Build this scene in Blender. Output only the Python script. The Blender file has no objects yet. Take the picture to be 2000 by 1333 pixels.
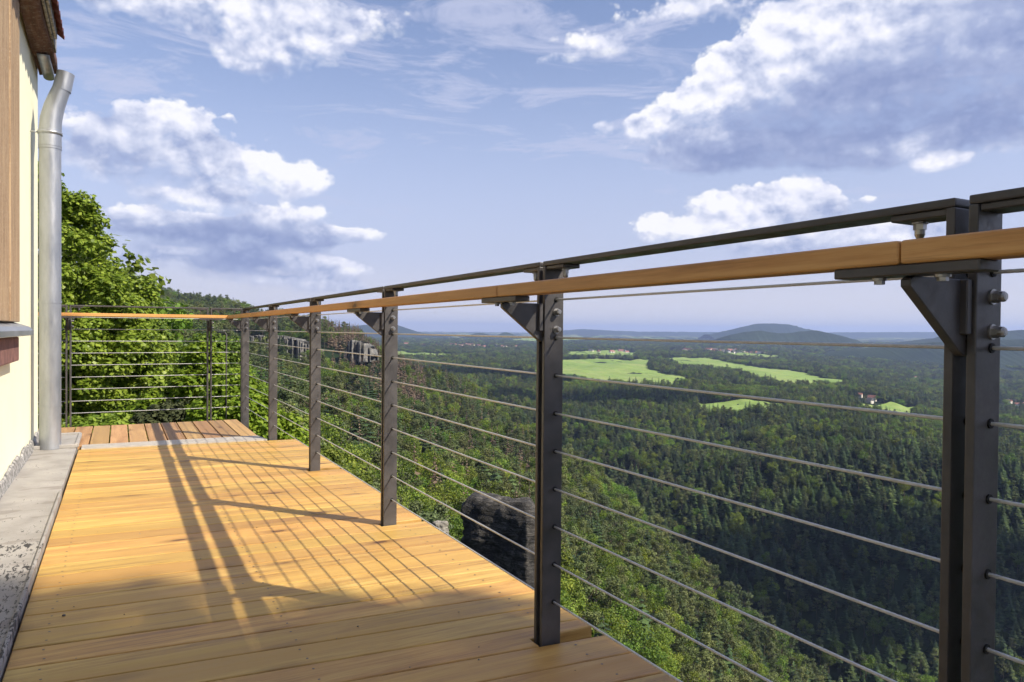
import bpy, bmesh, math, random
import numpy as np
from mathutils import Vector, Matrix, noise as mnoise
random.seed(7); RNG = np.random.default_rng(7)
sc = bpy.context.scene
COL = sc.collection
R = math.radians
TH = R(28.4); CT, ST = math.cos(TH), math.sin(TH)
F = 1420.0; EYE = 1.0

# ------------------------------------------------------------------ helpers
def horizon(px): return 640 + .0087 * (px - 243)
def W(px, zc, z=None, y=None):
    """world point at forward depth zc seen at column px (height z, or picture row y)"""
    xc = (px - 1000) / F * zc
    if z is None: z = EYE - (y - horizon(px)) / F * zc
    return (xc * CT + zc * ST, zc * CT - xc * ST, z)

def tag(o, label=None, cat=None, group=None, kind=None):
    if label: o['label'] = label
    if cat: o['category'] = cat
    if group: o['group'] = group
    if kind: o['kind'] = kind
    return o
def empty(name, loc=(0, 0, 0), rz=0, label=None, cat=None, group=None):
    o = bpy.data.objects.new(name, None); COL.objects.link(o)
    o.location = loc; o.rotation_euler = (0, 0, rz); o.empty_display_size = .1
    return tag(o, label, cat, group)
def link(name, me, mats, parent=None, loc=None):
    o = bpy.data.objects.new(name, me); COL.objects.link(o)
    if mats is not None:
        for m in (mats if isinstance(mats, (list, tuple)) else [mats]):
            if m.name not in me.materials: me.materials.append(m)
    if parent: o.parent = parent
    if loc: o.location = loc
    return o
def from_bm(name, bm, mats, parent=None, smooth=False, loc=None):
    bmesh.ops.recalc_face_normals(bm, faces=bm.faces)
    me = bpy.data.meshes.new(name); bm.to_mesh(me); bm.free()
    if smooth:
        for p in me.polygons: p.use_smooth = True
    return link(name, me, mats, parent, loc)
def from_np(name, V, Fc, mats, parent=None, smooth=False, loc=None, mi=None, obj=True):
    V = np.asarray(V, dtype=np.float32).reshape(-1, 3); Fc = np.asarray(Fc, dtype=np.int32)
    n, k = Fc.shape
    me = bpy.data.meshes.new(name)
    me.vertices.add(len(V)); me.vertices.foreach_set('co', V.ravel())
    me.loops.add(n * k); me.loops.foreach_set('vertex_index', Fc.ravel())
    me.polygons.add(n); me.polygons.foreach_set('loop_start', np.arange(0, n * k, k, dtype=np.int32))
    if smooth: me.polygons.foreach_set('use_smooth', np.ones(n, dtype=bool))
    if mi is not None: me.polygons.foreach_set('material_index', np.asarray(mi, dtype=np.int32))
    me.update(); me.validate()
    if not obj:
        for m in (mats if isinstance(mats, (list, tuple)) else [mats]): me.materials.append(m)
        return me
    return link(name, me, mats, parent, loc)
def box(bm, x0, x1, y0, y1, z0, z1, bev=0, seg=1):
    v = [bm.verts.new(p) for p in ((x0,y0,z0),(x1,y0,z0),(x1,y1,z0),(x0,y1,z0),(x0,y0,z1),(x1,y0,z1),(x1,y1,z1),(x0,y1,z1))]
    fs = [bm.faces.new([v[i] for i in q]) for q in ((3,2,1,0),(4,5,6,7),(0,1,5,4),(1,2,6,5),(2,3,7,6),(3,0,4,7))]
    if bev:
        es = {e for f in fs for e in f.edges}
        bmesh.ops.bevel(bm, geom=list(es), offset=bev, segments=seg, affect='EDGES', profile=.6)
def prism(bm, pts, axis, a, b):
    """extrude a polygon (2-D points in the plane across axis) from a to b"""
    def P(u, v, w): return {'y': (u, w, v), 'x': (w, u, v), 'z': (u, v, w)}[axis]
    A = [bm.verts.new(P(u, v, a)) for u, v in pts]; B = [bm.verts.new(P(u, v, b)) for u, v in pts]
    fs = [bm.faces.new(A), bm.faces.new(B[::-1])]
    n = len(pts)
    for i in range(n): fs.append(bm.faces.new((A[i], B[i], B[(i + 1) % n], A[(i + 1) % n])))
    return fs
def tube(bm, path, r, n=12, caps=True):
    rings = []
    path = [Vector(p) for p in path]
    up = Vector((0.01, 1, 0.02))
    for i, p in enumerate(path):
        d = (path[min(i + 1, len(path) - 1)] - path[max(i - 1, 0)]).normalized()
        s = d.cross(up)
        if s.length < .15: s = d.cross(Vector((1, 0, 0)))
        s.normalize(); t = s.cross(d).normalized()
        rr = r[i] if isinstance(r, (list, tuple)) else r
        rings.append([bm.verts.new(p + (s * math.cos(a) + t * math.sin(a)) * rr) for a in [2 * math.pi * k / n for k in range(n)]])
    for a, b in zip(rings, rings[1:]):
        for k in range(n): bm.faces.new((a[k], a[(k + 1) % n], b[(k + 1) % n], b[k]))
    if caps:
        bm.faces.new(rings[0][::-1]); bm.faces.new(rings[-1])

# ------------------------------------------------------------------ material helpers
class NT:
    def __init__(s, nt): s.nt = nt; s.n = nt.nodes; s.l = nt.links
    def new(s, t, **k):
        n = s.n.new(t)
        for a, v in k.items(): setattr(n, a, v)
        return n
    def put(s, sock, v):
        if hasattr(v, 'is_output') or isinstance(v, bpy.types.NodeSocket): s.l.new(v, sock)
        else: sock.default_value = v
    def math(s, op, a, b=None, c=None, clamp=False):
        n = s.new('ShaderNodeMath', operation=op, use_clamp=clamp)
        for i, v in enumerate((a, b, c)):
            if v is not None: s.put(n.inputs[i], v)
        return n.outputs[0]
    def vmath(s, op, a, b=None, c=None):
        n = s.new('ShaderNodeVectorMath', operation=op)
        for i, v in enumerate((a, b, c)):
            if v is not None: s.put(n.inputs[i], v)
        return n.outputs['Value'] if op in ('DOT_PRODUCT', 'LENGTH') else n.outputs[0]
    def noise(s, vec, scale=5, detail=4, rough=.55, dist=0, lac=2):
        n = s.new('ShaderNodeTexNoise')
        if vec is not None: s.l.new(vec, n.inputs['Vector'])
        for k, v in (('Scale', scale), ('Detail', detail), ('Roughness', rough), ('Distortion', dist), ('Lacunarity', lac)): n.inputs[k].default_value = v
        return n.outputs['Fac']
    def ramp(s, fac, stops, interp='LINEAR'):
        n = s.new('ShaderNodeValToRGB'); r = n.color_ramp; r.interpolation = interp
        while len(r.elements) < len(stops): r.elements.new(.5)
        for e, (p, c) in zip(r.elements, stops): e.position = p; e.color = (*c, 1) if len(c) == 3 else c
        s.put(n.inputs[0], fac); return n.outputs[0]
    def mix(s, fac, a, b, mode='MIX'):
        n = s.new('ShaderNodeMix', data_type='RGBA', blend_type=mode)
        s.put(n.inputs['Factor'], fac); s.put(n.inputs[6], a); s.put(n.inputs[7], b)
        return n.outputs[2]
    def maprange(s, v, a, b, c=0, d=1, smooth=True):
        n = s.new('ShaderNodeMapRange', interpolation_type='SMOOTHSTEP' if smooth else 'LINEAR')
        s.put(n.inputs['Value'], v)
        for i, x in zip((1, 2, 3, 4), (a, b, c, d)): n.inputs[i].default_value = x
        return n.outputs[0]
    def mapping(s, vec, scale=(1, 1, 1), rot=(0, 0, 0), loc=(0, 0, 0)):
        n = s.new('ShaderNodeMapping'); s.l.new(vec, n.inputs[0])
        n.inputs['Scale'].default_value = scale; n.inputs['Rotation'].default_value = rot; n.inputs['Location'].default_value = loc
        return n.outputs[0]
def rgb(c): return (*c, 1)
def material(name, col=(.5, .5, .5), rough=.6, metal=0, spec=.5):
    m = bpy.data.materials.new(name); m.use_nodes = True
    t = NT(m.node_tree); b = t.n['Principled BSDF']
    b.inputs['Base Color'].default_value = rgb(col); b.inputs['Roughness'].default_value = rough
    b.inputs['Metallic'].default_value = metal; b.inputs['Specular IOR Level'].default_value = spec
    co = t.new('ShaderNodeTexCoord').outputs['Object']
    return m, t, b, co
def bump(t, b, h, strength=.3, dist=.01):
    n = t.new('ShaderNodeBump'); n.inputs['Strength'].default_value = strength; n.inputs['Distance'].default_value = dist
    t.l.new(h, n.inputs['Height']); t.l.new(n.outputs[0], b.inputs['Normal'])

def wood_mat(name, dark, mid, light, axis='x', rough=.55, knots=True, var=.17):
    m, t, b, co = material(name, mid, rough)
    geo = t.new('ShaderNodeNewGeometry'); rnd = geo.outputs['Random Per Island']
    off = t.new('ShaderNodeCombineXYZ'); t.l.new(t.math('MULTIPLY', rnd, 37.), off.inputs[0]); t.l.new(t.math('MULTIPLY', rnd, 91.), off.inputs[1]); t.l.new(t.math('MULTIPLY', rnd, 53.), off.inputs[2])
    v = t.vmath('ADD', co, off.outputs[0])
    sc_l = {'x': (.9, 16, 16), 'y': (16, .9, 16)}[axis]
    sc_k = {'x': (3.2, 9, 9), 'y': (9, 3.2, 9)}[axis]
    grain = t.noise(t.mapping(v, sc_l), 1.6, 7, .62, .35)
    fine = t.noise(t.mapping(v, tuple(q * 5 for q in sc_l)), 2.2, 3, .6)
    broad = t.noise(t.mapping(v, tuple(q * .3 for q in sc_l)), 1.5, 3, .5)
    f = t.math('ADD', t.math('MULTIPLY', grain, .75), t.math('MULTIPLY', fine, .25))
    c = t.ramp(f, [(.34, dark), (.48, mid), (.60, light)])
    sp_ = t.noise(t.mapping(v, tuple(q * (2.2 if q > 1 else 1.1) for q in sc_l)), 3.1, 4, .7, .2)
    c = t.mix(t.maprange(sp_, .56, .70, 0, .42), c, rgb(tuple(q * .72 for q in dark)))
    c = t.mix(t.maprange(broad, .35, .7), c, rgb(mid))
    # each board its own tone
    hsv = t.new('ShaderNodeHueSaturation'); t.l.new(c, hsv.inputs['Color'])
    t.l.new(t.maprange(rnd, 0, 1, 1 - var, 1 + var, False), hsv.inputs['Value'])
    t.l.new(t.maprange(t.math('FRACT', t.math('MULTIPLY', rnd, 17.3)), 0, 1, .490, .508, False), hsv.inputs['Hue'])
    c = hsv.outputs[0]
    if knots:
        vo = t.new('ShaderNodeTexVoronoi', feature='F1'); t.l.new(t.mapping(v, sc_k), vo.inputs['Vector']); vo.inputs['Scale'].default_value = .75
        vo.inputs['Randomness'].default_value = 1
        wob = t.math('ADD', vo.outputs['Distance'], t.math('MULTIPLY', t.math('SUBTRACT', fine, .5), .12))
        k = t.maprange(wob, .05, .12, 1, 0)
        halo = t.maprange(wob, .06, .36, .55, 0)
        sel = t.maprange(t.new_sep(vo.outputs['Color']), .55, .6) if hasattr(t, 'new_sep') else None
        sep = t.new('ShaderNodeSeparateColor'); t.l.new(vo.outputs['Color'], sep.inputs[0])
        sel = t.maprange(sep.outputs[0], .36, .40)
        c = t.mix(t.math('MULTIPLY', halo, sel), c, rgb(tuple(q * .62 for q in dark)))
        c = t.mix(t.math('MULTIPLY', k, sel), c, rgb((.10, .042, .016)))
    t.l.new(c, b.inputs['Base Color'])
    t.l.new(t.maprange(grain, .3, .7, rough - .08, rough + .12, False), b.inputs['Roughness'])
    bump(t, b, f, .25, .004)
    return m

M = {}
M['deck'] = wood_mat('larch_deck', (.26, .128, .034), (.475, .28, .072), (.60, .405, .125), 'x', .5)
M['deck_old'] = wood_mat('brown_deck', (.25, .135, .055), (.36, .21, .09), (.45, .28, .125), 'y', .6)
M['handrail'] = wood_mat('handrail_larch', (.30, .14, .045), (.56, .29, .09), (.70, .41, .15), 'y', .45, True, .10)

m, t, b, co = material('anthracite_paint', (.045, .045, .048), .42, .15); M['steel'] = m
n1 = t.noise(co, 420, 3, .7); n2 = t.noise(co, 9, 4, .6)
t.l.new(t.mix(t.maprange(n2, .35, .7), rgb((.066, .062, .063)), rgb((.095, .089, .09))), b.inputs['Base Color'])
n3 = t.noise(co, 34, 5, .75); t.l.new(t.maprange(t.math('MULTIPLY', n2, n3), .12, .42, .30, .60), b.inputs['Roughness']); bump(t, b, n1, .25, .0010)
m, t, b, co = material('stainless', (.40, .39, .38), .36, .9); M['inox'] = m
m, t, b, co = material('cable_steel', (.60, .59, .57), .45, .55); M['cable'] = m
n1 = t.noise(co, 90, 3, .6); t.l.new(t.mix(n1, rgb((.54, .55, .56)), rgb((.80, .80, .80))), b.inputs['Base Color'])
m, t, b, co = material('screw', (.16, .14, .12), .45, .8); M['screw'] = m
m, t, b, co = material('bore', (.008, .008, .008), .8); M['bore'] = m

m, t, b, co = material('yellow_render', (.80, .78, .50), .85); M['plaster'] = m
n1 = t.noise(co, 3, 6, .6); n2 = t.noise(co, 130, 3, .7)
t.l.new(t.mix(n1, rgb((.82, .80, .58)), rgb((.87, .86, .68))), b.inputs['Base Color']); bump(t, b, n2, .35, .003)
m, t, b, co = material('weathered_timber', (.3, .2, .12), .8); M['timber'] = m
g = t.noise(t.mapping(co, (14, 14, 1.1)), 2, 7, .7, .4); s2 = t.noise(co, 60, 3, .7)
t.l.new(t.mix(t.maprange(s2, .45, .75), t.ramp(g, [(.3, (.17, .105, .055)), (.5, (.34, .23, .135)), (.7, (.48, .36, .22))]), rgb((.45, .34, .22))), b.inputs['Base Color']); bump(t, b, g, .5, .01)
m, t, b, co = material('old_dark_timber', (.12, .07, .045), .85); M['rafter'] = m
g = t.noise(t.mapping(co, (9, 1.2, 9)), 3, 7, .7, .6); g2 = t.noise(co, 26, 4, .7)
t.l.new(t.mix(t.maprange(g2, .5, .72), t.ramp(g, [(.3, (.05, .022, .014)), (.55, (.13, .06, .038)), (.75, (.24, .15, .10))]), rgb((.22, .17, .13))), b.inputs['Base Color']); bump(t, b, g, .8, .02)
m, t, b, co = material('clay_tile', (.22, .05, .035), .6); M['tile'] = m
g = t.noise(co, 18, 5, .65); t.l.new(t.ramp(g, [(.3, (.06, .018, .018)), (.6, (.13, .035, .03)), (.8, (.18, .07, .055))]), b.inputs['Base Color'])
m, t, b, co = material('zinc_pipe', (.55, .57, .6), .36, .7); M['zinc'] = m
g = t.noise(t.mapping(co, (5, 5, 1.3)), 2, 6, .65); g2 = t.noise(co, 45, 4, .7)
t.l.new(t.mix(t.maprange(g2, .5, .75, 0, .5), t.ramp(g, [(.35, (.30, .32, .35)), (.65, (.42, .44, .48))]), rgb((.36, .37, .38))), b.inputs['Base Color'])
t.l.new(t.maprange(g, .3, .7, .3, .46), b.inputs['Roughness'])
m, t, b, co = material('weathered_sheet', (.4, .38, .36), .7, .15); M['sheet'] = m
g = t.noise(co, 3.5, 6, .65, .4); d = t.noise(t.mapping(co, (42, 13, 10)), 1.3, 5, .72, .6)
sepx = t.new('ShaderNodeSeparateXYZ'); t.l.new(co, sepx.inputs[0])
near = t.maprange(sepx.outputs[1], 3.0, 5.3, 1, 0)
th = t.math('SUBTRACT', .70, t.math('MULTIPLY', near, .13))
mask = t.maprange(t.math('SUBTRACT', t.math('ADD', d, t.math('MULTIPLY', t.math('SUBTRACT', g, .5), .5)), th), -.035, .02)
base = t.ramp(g, [(.3, (.25, .235, .22)), (.55, (.34, .325, .31)), (.75, (.41, .385, .36))])
puddle = t.maprange(t.noise(t.mapping(co, (2.4, 4.2, 1), loc=(3, 1.7, 0)), 1.5, 2, .5), .60, .66)
base = t.mix(t.math('MULTIPLY', puddle, .55), base, rgb((.19, .165, .15)))
t.l.new(t.mix(mask, base, rgb((.035, .033, .036))), b.inputs['Base Color']); bump(t, b, d, .4, .004)
m, t, b, co = material('pale_flashing', (.6, .57, .52), .55, .25); M['flash'] = m
g = t.noise(co, 8, 5, .6); t.l.new(t.ramp(g, [(.3, (.40, .365, .32)), (.7, (.54, .50, .44))]), b.inputs['Base Color'])
m, t, b, co = material('membrane', (.2, .2, .2), .8); M['membrane'] = m
g = t.noise(co, 25, 6, .7); t.l.new(t.ramp(g, [(.35, (.06, .06, .06)), (.6, (.38, .37, .36))]), b.inputs['Base Color']); bump(t, b, g, .3, .004)
m, t, b, co = material('red_sandstone', (.2, .1, .09), .85); M['redstone'] = m
g = t.noise(co, 12, 5, .7); t.l.new(t.ramp(g, [(.3, (.10, .045, .045)), (.7, (.26, .13, .11))]), b.inputs['Base Color'])
m, t, b, co = material('galvanised_beam', (.18, .18, .19), .5, .5); M['beam'] = m

def rock_mat(name, a, b_, c, sc_=.6):
    m, t, b, co = material(name, b_, .9)
    n1 = t.noise(co, sc_, 8, .68, .3); n2 = t.noise(t.mapping(co, (1, 1, 5)), sc_ * 1.4, 6, .7)
    f = t.math('ADD', t.math('MULTIPLY', n1, .5), t.math('MULTIPLY', n2, .5))
    t.l.new(t.ramp(f, [(.36, a), (.5, b_), (.64, c)]), b.inputs['Base Color']); bump(t, b, f, 1., .3)
    return m
M['rock'] = rock_mat('dark_sandstone', (.014, .014, .014), (.040, .038, .036), (.15, .14, .125), 1.6)
M['cliff'] = rock_mat('grey_sandstone', (.04, .042, .04), (.13, .128, .12), (.27, .25, .22), .12)
M['stone'] = rock_mat('pale_stone', (.12, .11, .10), (.28, .26, .22), (.45, .42, .36), 2.)

def foliage(name, a, b_, c, trans=.25, rough=.6, hue=.03, val=.35, big=None):
    m, t, b, co = material(name, b_, rough, 0, .25)
    geo = t.new('ShaderNodeNewGeometry'); oi = t.new('ShaderNodeObjectInfo')
    c1 = t.ramp(geo.outputs['Random Per Island'], [(0, a), (.5, b_), (1, c)])
    hs = t.new('ShaderNodeHueSaturation'); t.l.new(c1, hs.inputs['Color'])
    t.l.new(t.maprange(oi.outputs['Random'], 0, 1, .5 - hue, .5 + hue * .6, False), hs.inputs['Hue'])
    t.l.new(t.maprange(t.math('FRACT', t.math('MULTIPLY', oi.outputs['Random'], 13.7)), 0, 1, 1 - val, 1 + val, False), hs.inputs['Value'])
    out = hs.outputs[0]
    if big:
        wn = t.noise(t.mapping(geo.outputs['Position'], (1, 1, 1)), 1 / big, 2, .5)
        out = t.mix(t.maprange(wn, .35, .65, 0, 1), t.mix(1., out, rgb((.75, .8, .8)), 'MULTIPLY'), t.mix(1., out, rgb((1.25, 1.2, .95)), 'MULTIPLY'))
    t.l.new(out, b.inputs['Base Color'])
    if trans:
        tr = t.new('ShaderNodeBsdfTranslucent'); ms = t.new('ShaderNodeMixShader'); ms.inputs[0].default_value = trans
        t.l.new(out, tr.inputs['Color']); o = t.n['Material Output']
        t.l.new(b.outputs[0], ms.inputs[1]); t.l.new(tr.outputs[0], ms.inputs[2]); t.l.new(ms.outputs[0], o.inputs[0])
    return m
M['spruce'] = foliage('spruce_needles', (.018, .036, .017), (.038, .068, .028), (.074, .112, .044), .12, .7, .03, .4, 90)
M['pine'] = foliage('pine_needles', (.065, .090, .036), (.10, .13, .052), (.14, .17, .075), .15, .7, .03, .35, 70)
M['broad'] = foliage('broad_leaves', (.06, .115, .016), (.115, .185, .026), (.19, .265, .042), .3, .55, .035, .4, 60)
M['dead'] = foliage('dry_needles', (.10, .072, .05), (.15, .11, .075), (.20, .15, .105), .05, .8, .02, .3)
M['linden'] = foliage('linden_leaves', (.10, .165, .018), (.18, .265, .030), (.30, .39, .055), .35, .42, .005, .05)
M['robinia'] = foliage('robinia_leaves', (.12, .21, .016), (.20, .31, .025), (.28, .38, .04), .4, .5, .01, .12)
m, t, b, co = material('bark', (.1, .075, .055), .9); M['bark'] = m
g = t.noise(t.mapping(co, (6, 6, 1)), 3, 6, .7); t.l.new(t.ramp(g, [(.3, (.035, .026, .02)), (.7, (.17, .13, .10))]), b.inputs['Base Color']); bump(t, b, g, .8, .03)
m, t, b, co = material('forest_floor', (.03, .045, .018), .95, 0, .1); M['ground'] = m
g = t.noise(co, .03, 8, .7); g2 = t.noise(co, .0012, 6, .6)
far = t.vmath('LENGTH', co)
fm = t.math('MULTIPLY', t.maprange(t.noise(t.mapping(co, (1, 1.0, 1)), .0016, 3, .5, .8), .53, .56), t.maprange(far, 3200, 4200))
base = t.ramp(g, [(.3, (.008, .016, .008)), (.55, (.016, .03, .012)), (.75, (.03, .048, .018))])
field = t.ramp(g2, [(.4, (.13, .20, .06)), (.6, (.26, .26, .12))])
t.l.new(t.mix(fm, base, field), b.inputs['Base Color'])
m, t, b, co = material('meadow_grass', (.2, .3, .07), .9, 0, .15); M['field'] = m
g = t.noise(t.mapping(co, (1, .35, 1), (0, 0, .5)), .011, 6, .65, .5); g2 = t.noise(co, .12, 5, .7); g3 = t.noise(t.mapping(co, (.2, 3, 1), (0, 0, .9)), .05, 3, .5)
c = t.ramp(g, [(.32, (.15, .23, .055)), (.5, (.21, .30, .075)), (.68, (.30, .34, .12))])
c = t.mix(t.maprange(g3, .4, .65, 0, .3), c, rgb((.13, .21, .05)))
t.l.new(t.mix(t.maprange(g2, .4, .7, 0, .35), c, rgb((.16, .24, .06))), b.inputs['Base Color'])
m, t, b, co = material('far_hill_forest', (.03, .05, .03), .95, 0, .1); M['hill'] = m
g = t.noise(co, .002, 8, .7); t.l.new(t.ramp(g, [(.35, (.010, .020, .014)), (.6, (.026, .042, .022)), (.8, (.07, .09, .045))]), b.inputs['Base Color'])
m, t, b, co = material('house_wall', (.72, .69, .62), .8); M['hwall'] = m
oi = t.new('ShaderNodeObjectInfo'); t.l.new(t.ramp(oi.outputs['Random'], [(0, (.78, .75, .70)), (.5, (.70, .62, .46)), (1, (.8, .8, .8))]), b.inputs['Base Color'])
m, t, b, co = material('house_roof', (.3, .09, .05), .7); M['hroof'] = m
oi = t.new('ShaderNodeObjectInfo'); t.l.new(t.ramp(oi.outputs['Random'], [(0, (.30, .13, .09)), (.4, (.20, .09, .07)), (.65, (.12, .11, .11))], 'CONSTANT'), b.inputs['Base Color'])
m, t, b, co = material('house_window', (.04, .05, .06), .2); M['hwin'] = m

# ------------------------------------------------------------------ terrain
PX = np.array([-300, 150, 350, 500, 620, 700, 780, 900, 1080, 1250, 1450, 1650, 1900, 2300, 2700], float)
ROWS = [  # (forward depth, canopy height) per column
 [(12,-4),(12,-4),(12,-5),(12,-6),(12,-7),(12,-8),(12,-9),(12,-12),(12,-16),(12,-22),(12,-25),(12,-26),(12,-26),(12,-26),(12,-20)],
 [(32,-3),(32,-4),(32,-5),(32,-9),(34,-14),(36,-18),(38,-23),(42,-30),(46,-38),(50,-44),(50,-50),(50,-54),(50,-54),(50,-54),(50,-40)],
 [(60,0),(60,-2),(60,-6),(70,-11),(90,-16),(95,-20),(100,-25),(105,-34),(110,-44),(140,-66),(160,-87),(170,-104),(180,-118),(180,-118),(180,-80)],
 [(150,8),(150,4),(150,-2),(150,-12),(160,-20),(160,-25),(170,-31),(180,-40),(200,-52),(220,-76),(240,-110),(250,-140),(260,-152),(260,-152),(260,-110)],
 [(350,20),(350,15),(350,8),(350,-8),(350,-22),(350,-28),(350,-37),(350,-50),(330,-62),(310,-88),(290,-121),(290,-152),(300,-170),(300,-170),(300,-140)],
 [(950,70),(950,60),(950,43),(900,20),(800,20),(800,9),(850,-26),(720,-57),(530,-75),(400,-95),(350,-128),(330,-160),(330,-180),(330,-180),(330,-160)],
 [(1100,60),(1100,50),(1100,30),(1050,0),(1000,-20),(1000,-60),(1000,-110),(850,-140),(640,-165),(480,-184),(400,-188),(375,-192),(365,-198),(365,-198),(365,-180)],
 [(1200,50),(1200,40),(1200,20),(1200,-10),(1200,-40),(1200,-80),(1150,-105),(950,-115),(720,-135),(560,-142),(470,-148),(480,-150),(480,-152),(480,-152),(480,-150)],
 [(1400,40),(1400,30),(1400,10),(1400,-20),(1400,-60),(1400,-75),(1350,-80),(1150,-80),(900,-100),(700,-112),(620,-104),(600,-98),(600,-101),(600,-101),(600,-101)],
 [(1700,0),(1700,-10),(1700,-30),(1700,-50),(1700,-75),(1700,-80),(1600,-80),(1400,-81),(1150,-90),(900,-95),(850,-89),(850,-89),(900,-118),(900,-118),(900,-118)],
 [(2000,-40),(2000,-50),(2000,-60),(2000,-70),(2000,-80),(2000,-82),(1900,-82),(1750,-83),(1500,-84),(1500,-84),(1500,-84),(1500,-92),(1500,-140),(1500,-140),(1500,-120)],
 [(2600,-70),(2600,-70),(2600,-80),(2600,-82),(2600,-82),(2600,-82),(2600,-82),(2600,-82),(2600,-82),(2600,-82),(2600,-84),(2600,-108),(2600,-140),(2600,-130),(2600,-110)],
 [(4500,-80)]*11 + [(4500,-78),(4200,-70),(4200,-60),(4500,-60)],
 [(8000,-70)]*15, [(14000,-45)]*15, [(24000,-30)]*15]
ZC = np.array([[q[0] for q in r] for r in ROWS], float); ZZ = np.array([[q[1] for q in r] for r in ROWS], float)
def fbm(x, y, s, seed=0, octs=3):
    v = np.zeros_like(x); a = 1.; rs = np.random.default_rng(seed)
    for _ in range(octs):
        for _k in range(3):
            th = rs.uniform(0, 6.28); ph = rs.uniform(0, 6.28); f = 6.283 / s * rs.uniform(.8, 1.25)
            v += a / 3 * np.sin((x * np.cos(th) + y * np.sin(th)) * f + ph + .9 * np.sin((x * np.sin(th) - y * np.cos(th)) * f * .7 + ph * 2))
        a *= .5; s *= .5
    return v
def canopy(X, Y):
    X = np.asarray(X, float); Y = np.asarray(Y, float)
    az = np.arctan2(X, Y) - TH; az = (az + np.pi) % (2 * np.pi) - np.pi
    r = np.hypot(X, Y); a = np.clip(az, -R(42), R(50))
    zc = r * np.cos(a); px = 1000 + F * np.tan(a)
    out = np.zeros_like(r)
    K = np.stack([np.interp(px, PX, ZC[k]) for k in range(len(ROWS))]); H = np.stack([np.interp(px, PX, ZZ[k]) for k in range(len(ROWS))])
    i = np.clip((zc[None] >= K).sum(0) - 1, 0, len(ROWS) - 2)
    k0 = np.take_along_axis(K, i[None], 0)[0]; k1 = np.take_along_axis(K, i[None] + 1, 0)[0]
    h0 = np.take_along_axis(H, i[None], 0)[0]; h1 = np.take_along_axis(H, i[None] + 1, 0)[0]
    tt = np.clip((zc - k0) / (k1 - k0), 0, 1)
    out = h0 + (h1 - h0) * tt
    amp = np.interp(zc, [20, 90, 400, 900, 2000, 6000], [0, 1.2, 3.2, 3.5, 3, 12])
    out = out + amp * fbm(X, Y, 95., 3) * .8 + np.interp(zc, [150, 480, 800, 1600, 3000], [0, 3.5, 8, 5, 4]) * fbm(X, Y, 330., 8, 2)
    w = np.clip((np.abs(az) - R(62)) / R(40), 0, 1); w = w * w * (3 - 2 * w)
    return out * (1 - w) + (-4.) * w
def ground(X, Y):
    X = np.asarray(X, float); Y = np.asarray(Y, float)
    az = np.arctan2(X, Y) - TH; az = (az + np.pi) % (2 * np.pi) - np.pi
    zc = np.hypot(X, Y) * np.cos(np.clip(az, -R(42), R(50)))
    s = np.clip((zc - 20) / 60, 0, 1)
    return canopy(X, Y) - 12.5 * s * s * (3 - 2 * s) * np.clip(1.6 - np.abs(az) / R(62), 0, 1)

azs = np.concatenate([np.arange(-46, 54, .4), np.arange(54, 314, 6)]) * math.pi / 180 + TH
rad = np.geomspace(5, 23000, 210)
A_, R_ = np.meshgrid(azs, rad, indexing='ij')
X_ = R_ * np.sin(A_); Y_ = R_ * np.cos(A_); Z_ = ground(X_, Y_)
V = np.stack([X_, Y_, Z_], -1).reshape(-1, 3)
na, nr = A_.shape
ii, jj = np.meshgrid(np.arange(na), np.arange(nr - 1), indexing='ij')
i2 = (ii + 1) % na
Fq = np.stack([ii * nr + jj, ii * nr + jj + 1, i2 * nr + jj + 1, i2 * nr + jj], -1).reshape(-1, 4)
zin = float(Z_[:, 0].mean()); ZMIN = float(Z_.min())
V = np.concatenate([V, [[0, 0, zin]]])
terr = from_np('terrain', V, Fq, M['ground'], smooth=True)
me = terr.data
tag(terr, kind='structure')
bmc = bmesh.new(); ring = [bmc.verts.new((X_[i, 0], Y_[i, 0], Z_[i, 0])) for i in range(na)]; cv = bmc.verts.new((0, 0, zin))
for i in range(na): bmc.faces.new((cv, ring[(i + 1) % na], ring[i]))
tag(from_bm('ground_under_terrace', bmc, M['ground'], smooth=True), kind='structure')

# far hills -------------------------------------------------------
def ridge(name, pts, zc, thick, label_z=-110):
    px = np.arange(pts[0][0], pts[-1][0] + .1, 3.)
    y = np.interp(px, [p[0] for p in pts], [p[1] for p in pts])
    k = np.hanning(9); k /= k.sum(); yp = np.convolve(np.pad(y, 4, mode='edge'), k, 'valid')
    rs = np.random.default_rng(int(zc))
    yp = yp + np.convolve(rs.normal(0, 1, len(px) + 8), k, 'valid') * .5
    yh = horizon(px)
    top = EYE - (yp - yh) / F * zc
    prof = [(-1, 0), (-.75, .12), (-.5, .38), (-.25, .76), (-.1, .95), (0, 1), (.15, .93), (.4, .6), (.75, .15), (1, 0)]
    V = []
    for u, w in prof:
        d = zc + u * thick
        base = label_z
        h = base + (top - base) * w + (rs.normal(0, 1, len(px)) * (top - base) * .02 if 0 < w < 1 else 0)
        xc = (px - 1000) / F * zc
        V.append(np.stack([xc * CT + d * ST, d * CT - xc * ST, h], -1))
    n = len(px); V = np.concatenate(V); Fc = []
    for a in range(len(prof) - 1):
        for i in range(n - 1): Fc.append((a * n + i, a * n + i + 1, (a + 1) * n + i + 1, (a + 1) * n + i))
    return tag(from_np(name, V, Fc, M['hill'], smooth=True), kind='structure')
ridge('far_hills', [(-400,650),(300,650),(690,649),(760,646),(830,652),(900,656),(1000,653),(1060,650),(1110,645),(1140,643),(1190,646),(1250,648),(1420,649),(1600,650),(1700,649),(1830,649),(1900,650),(2000,648),(2300,649),(2600,650)], 13500, 1300)
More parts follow.
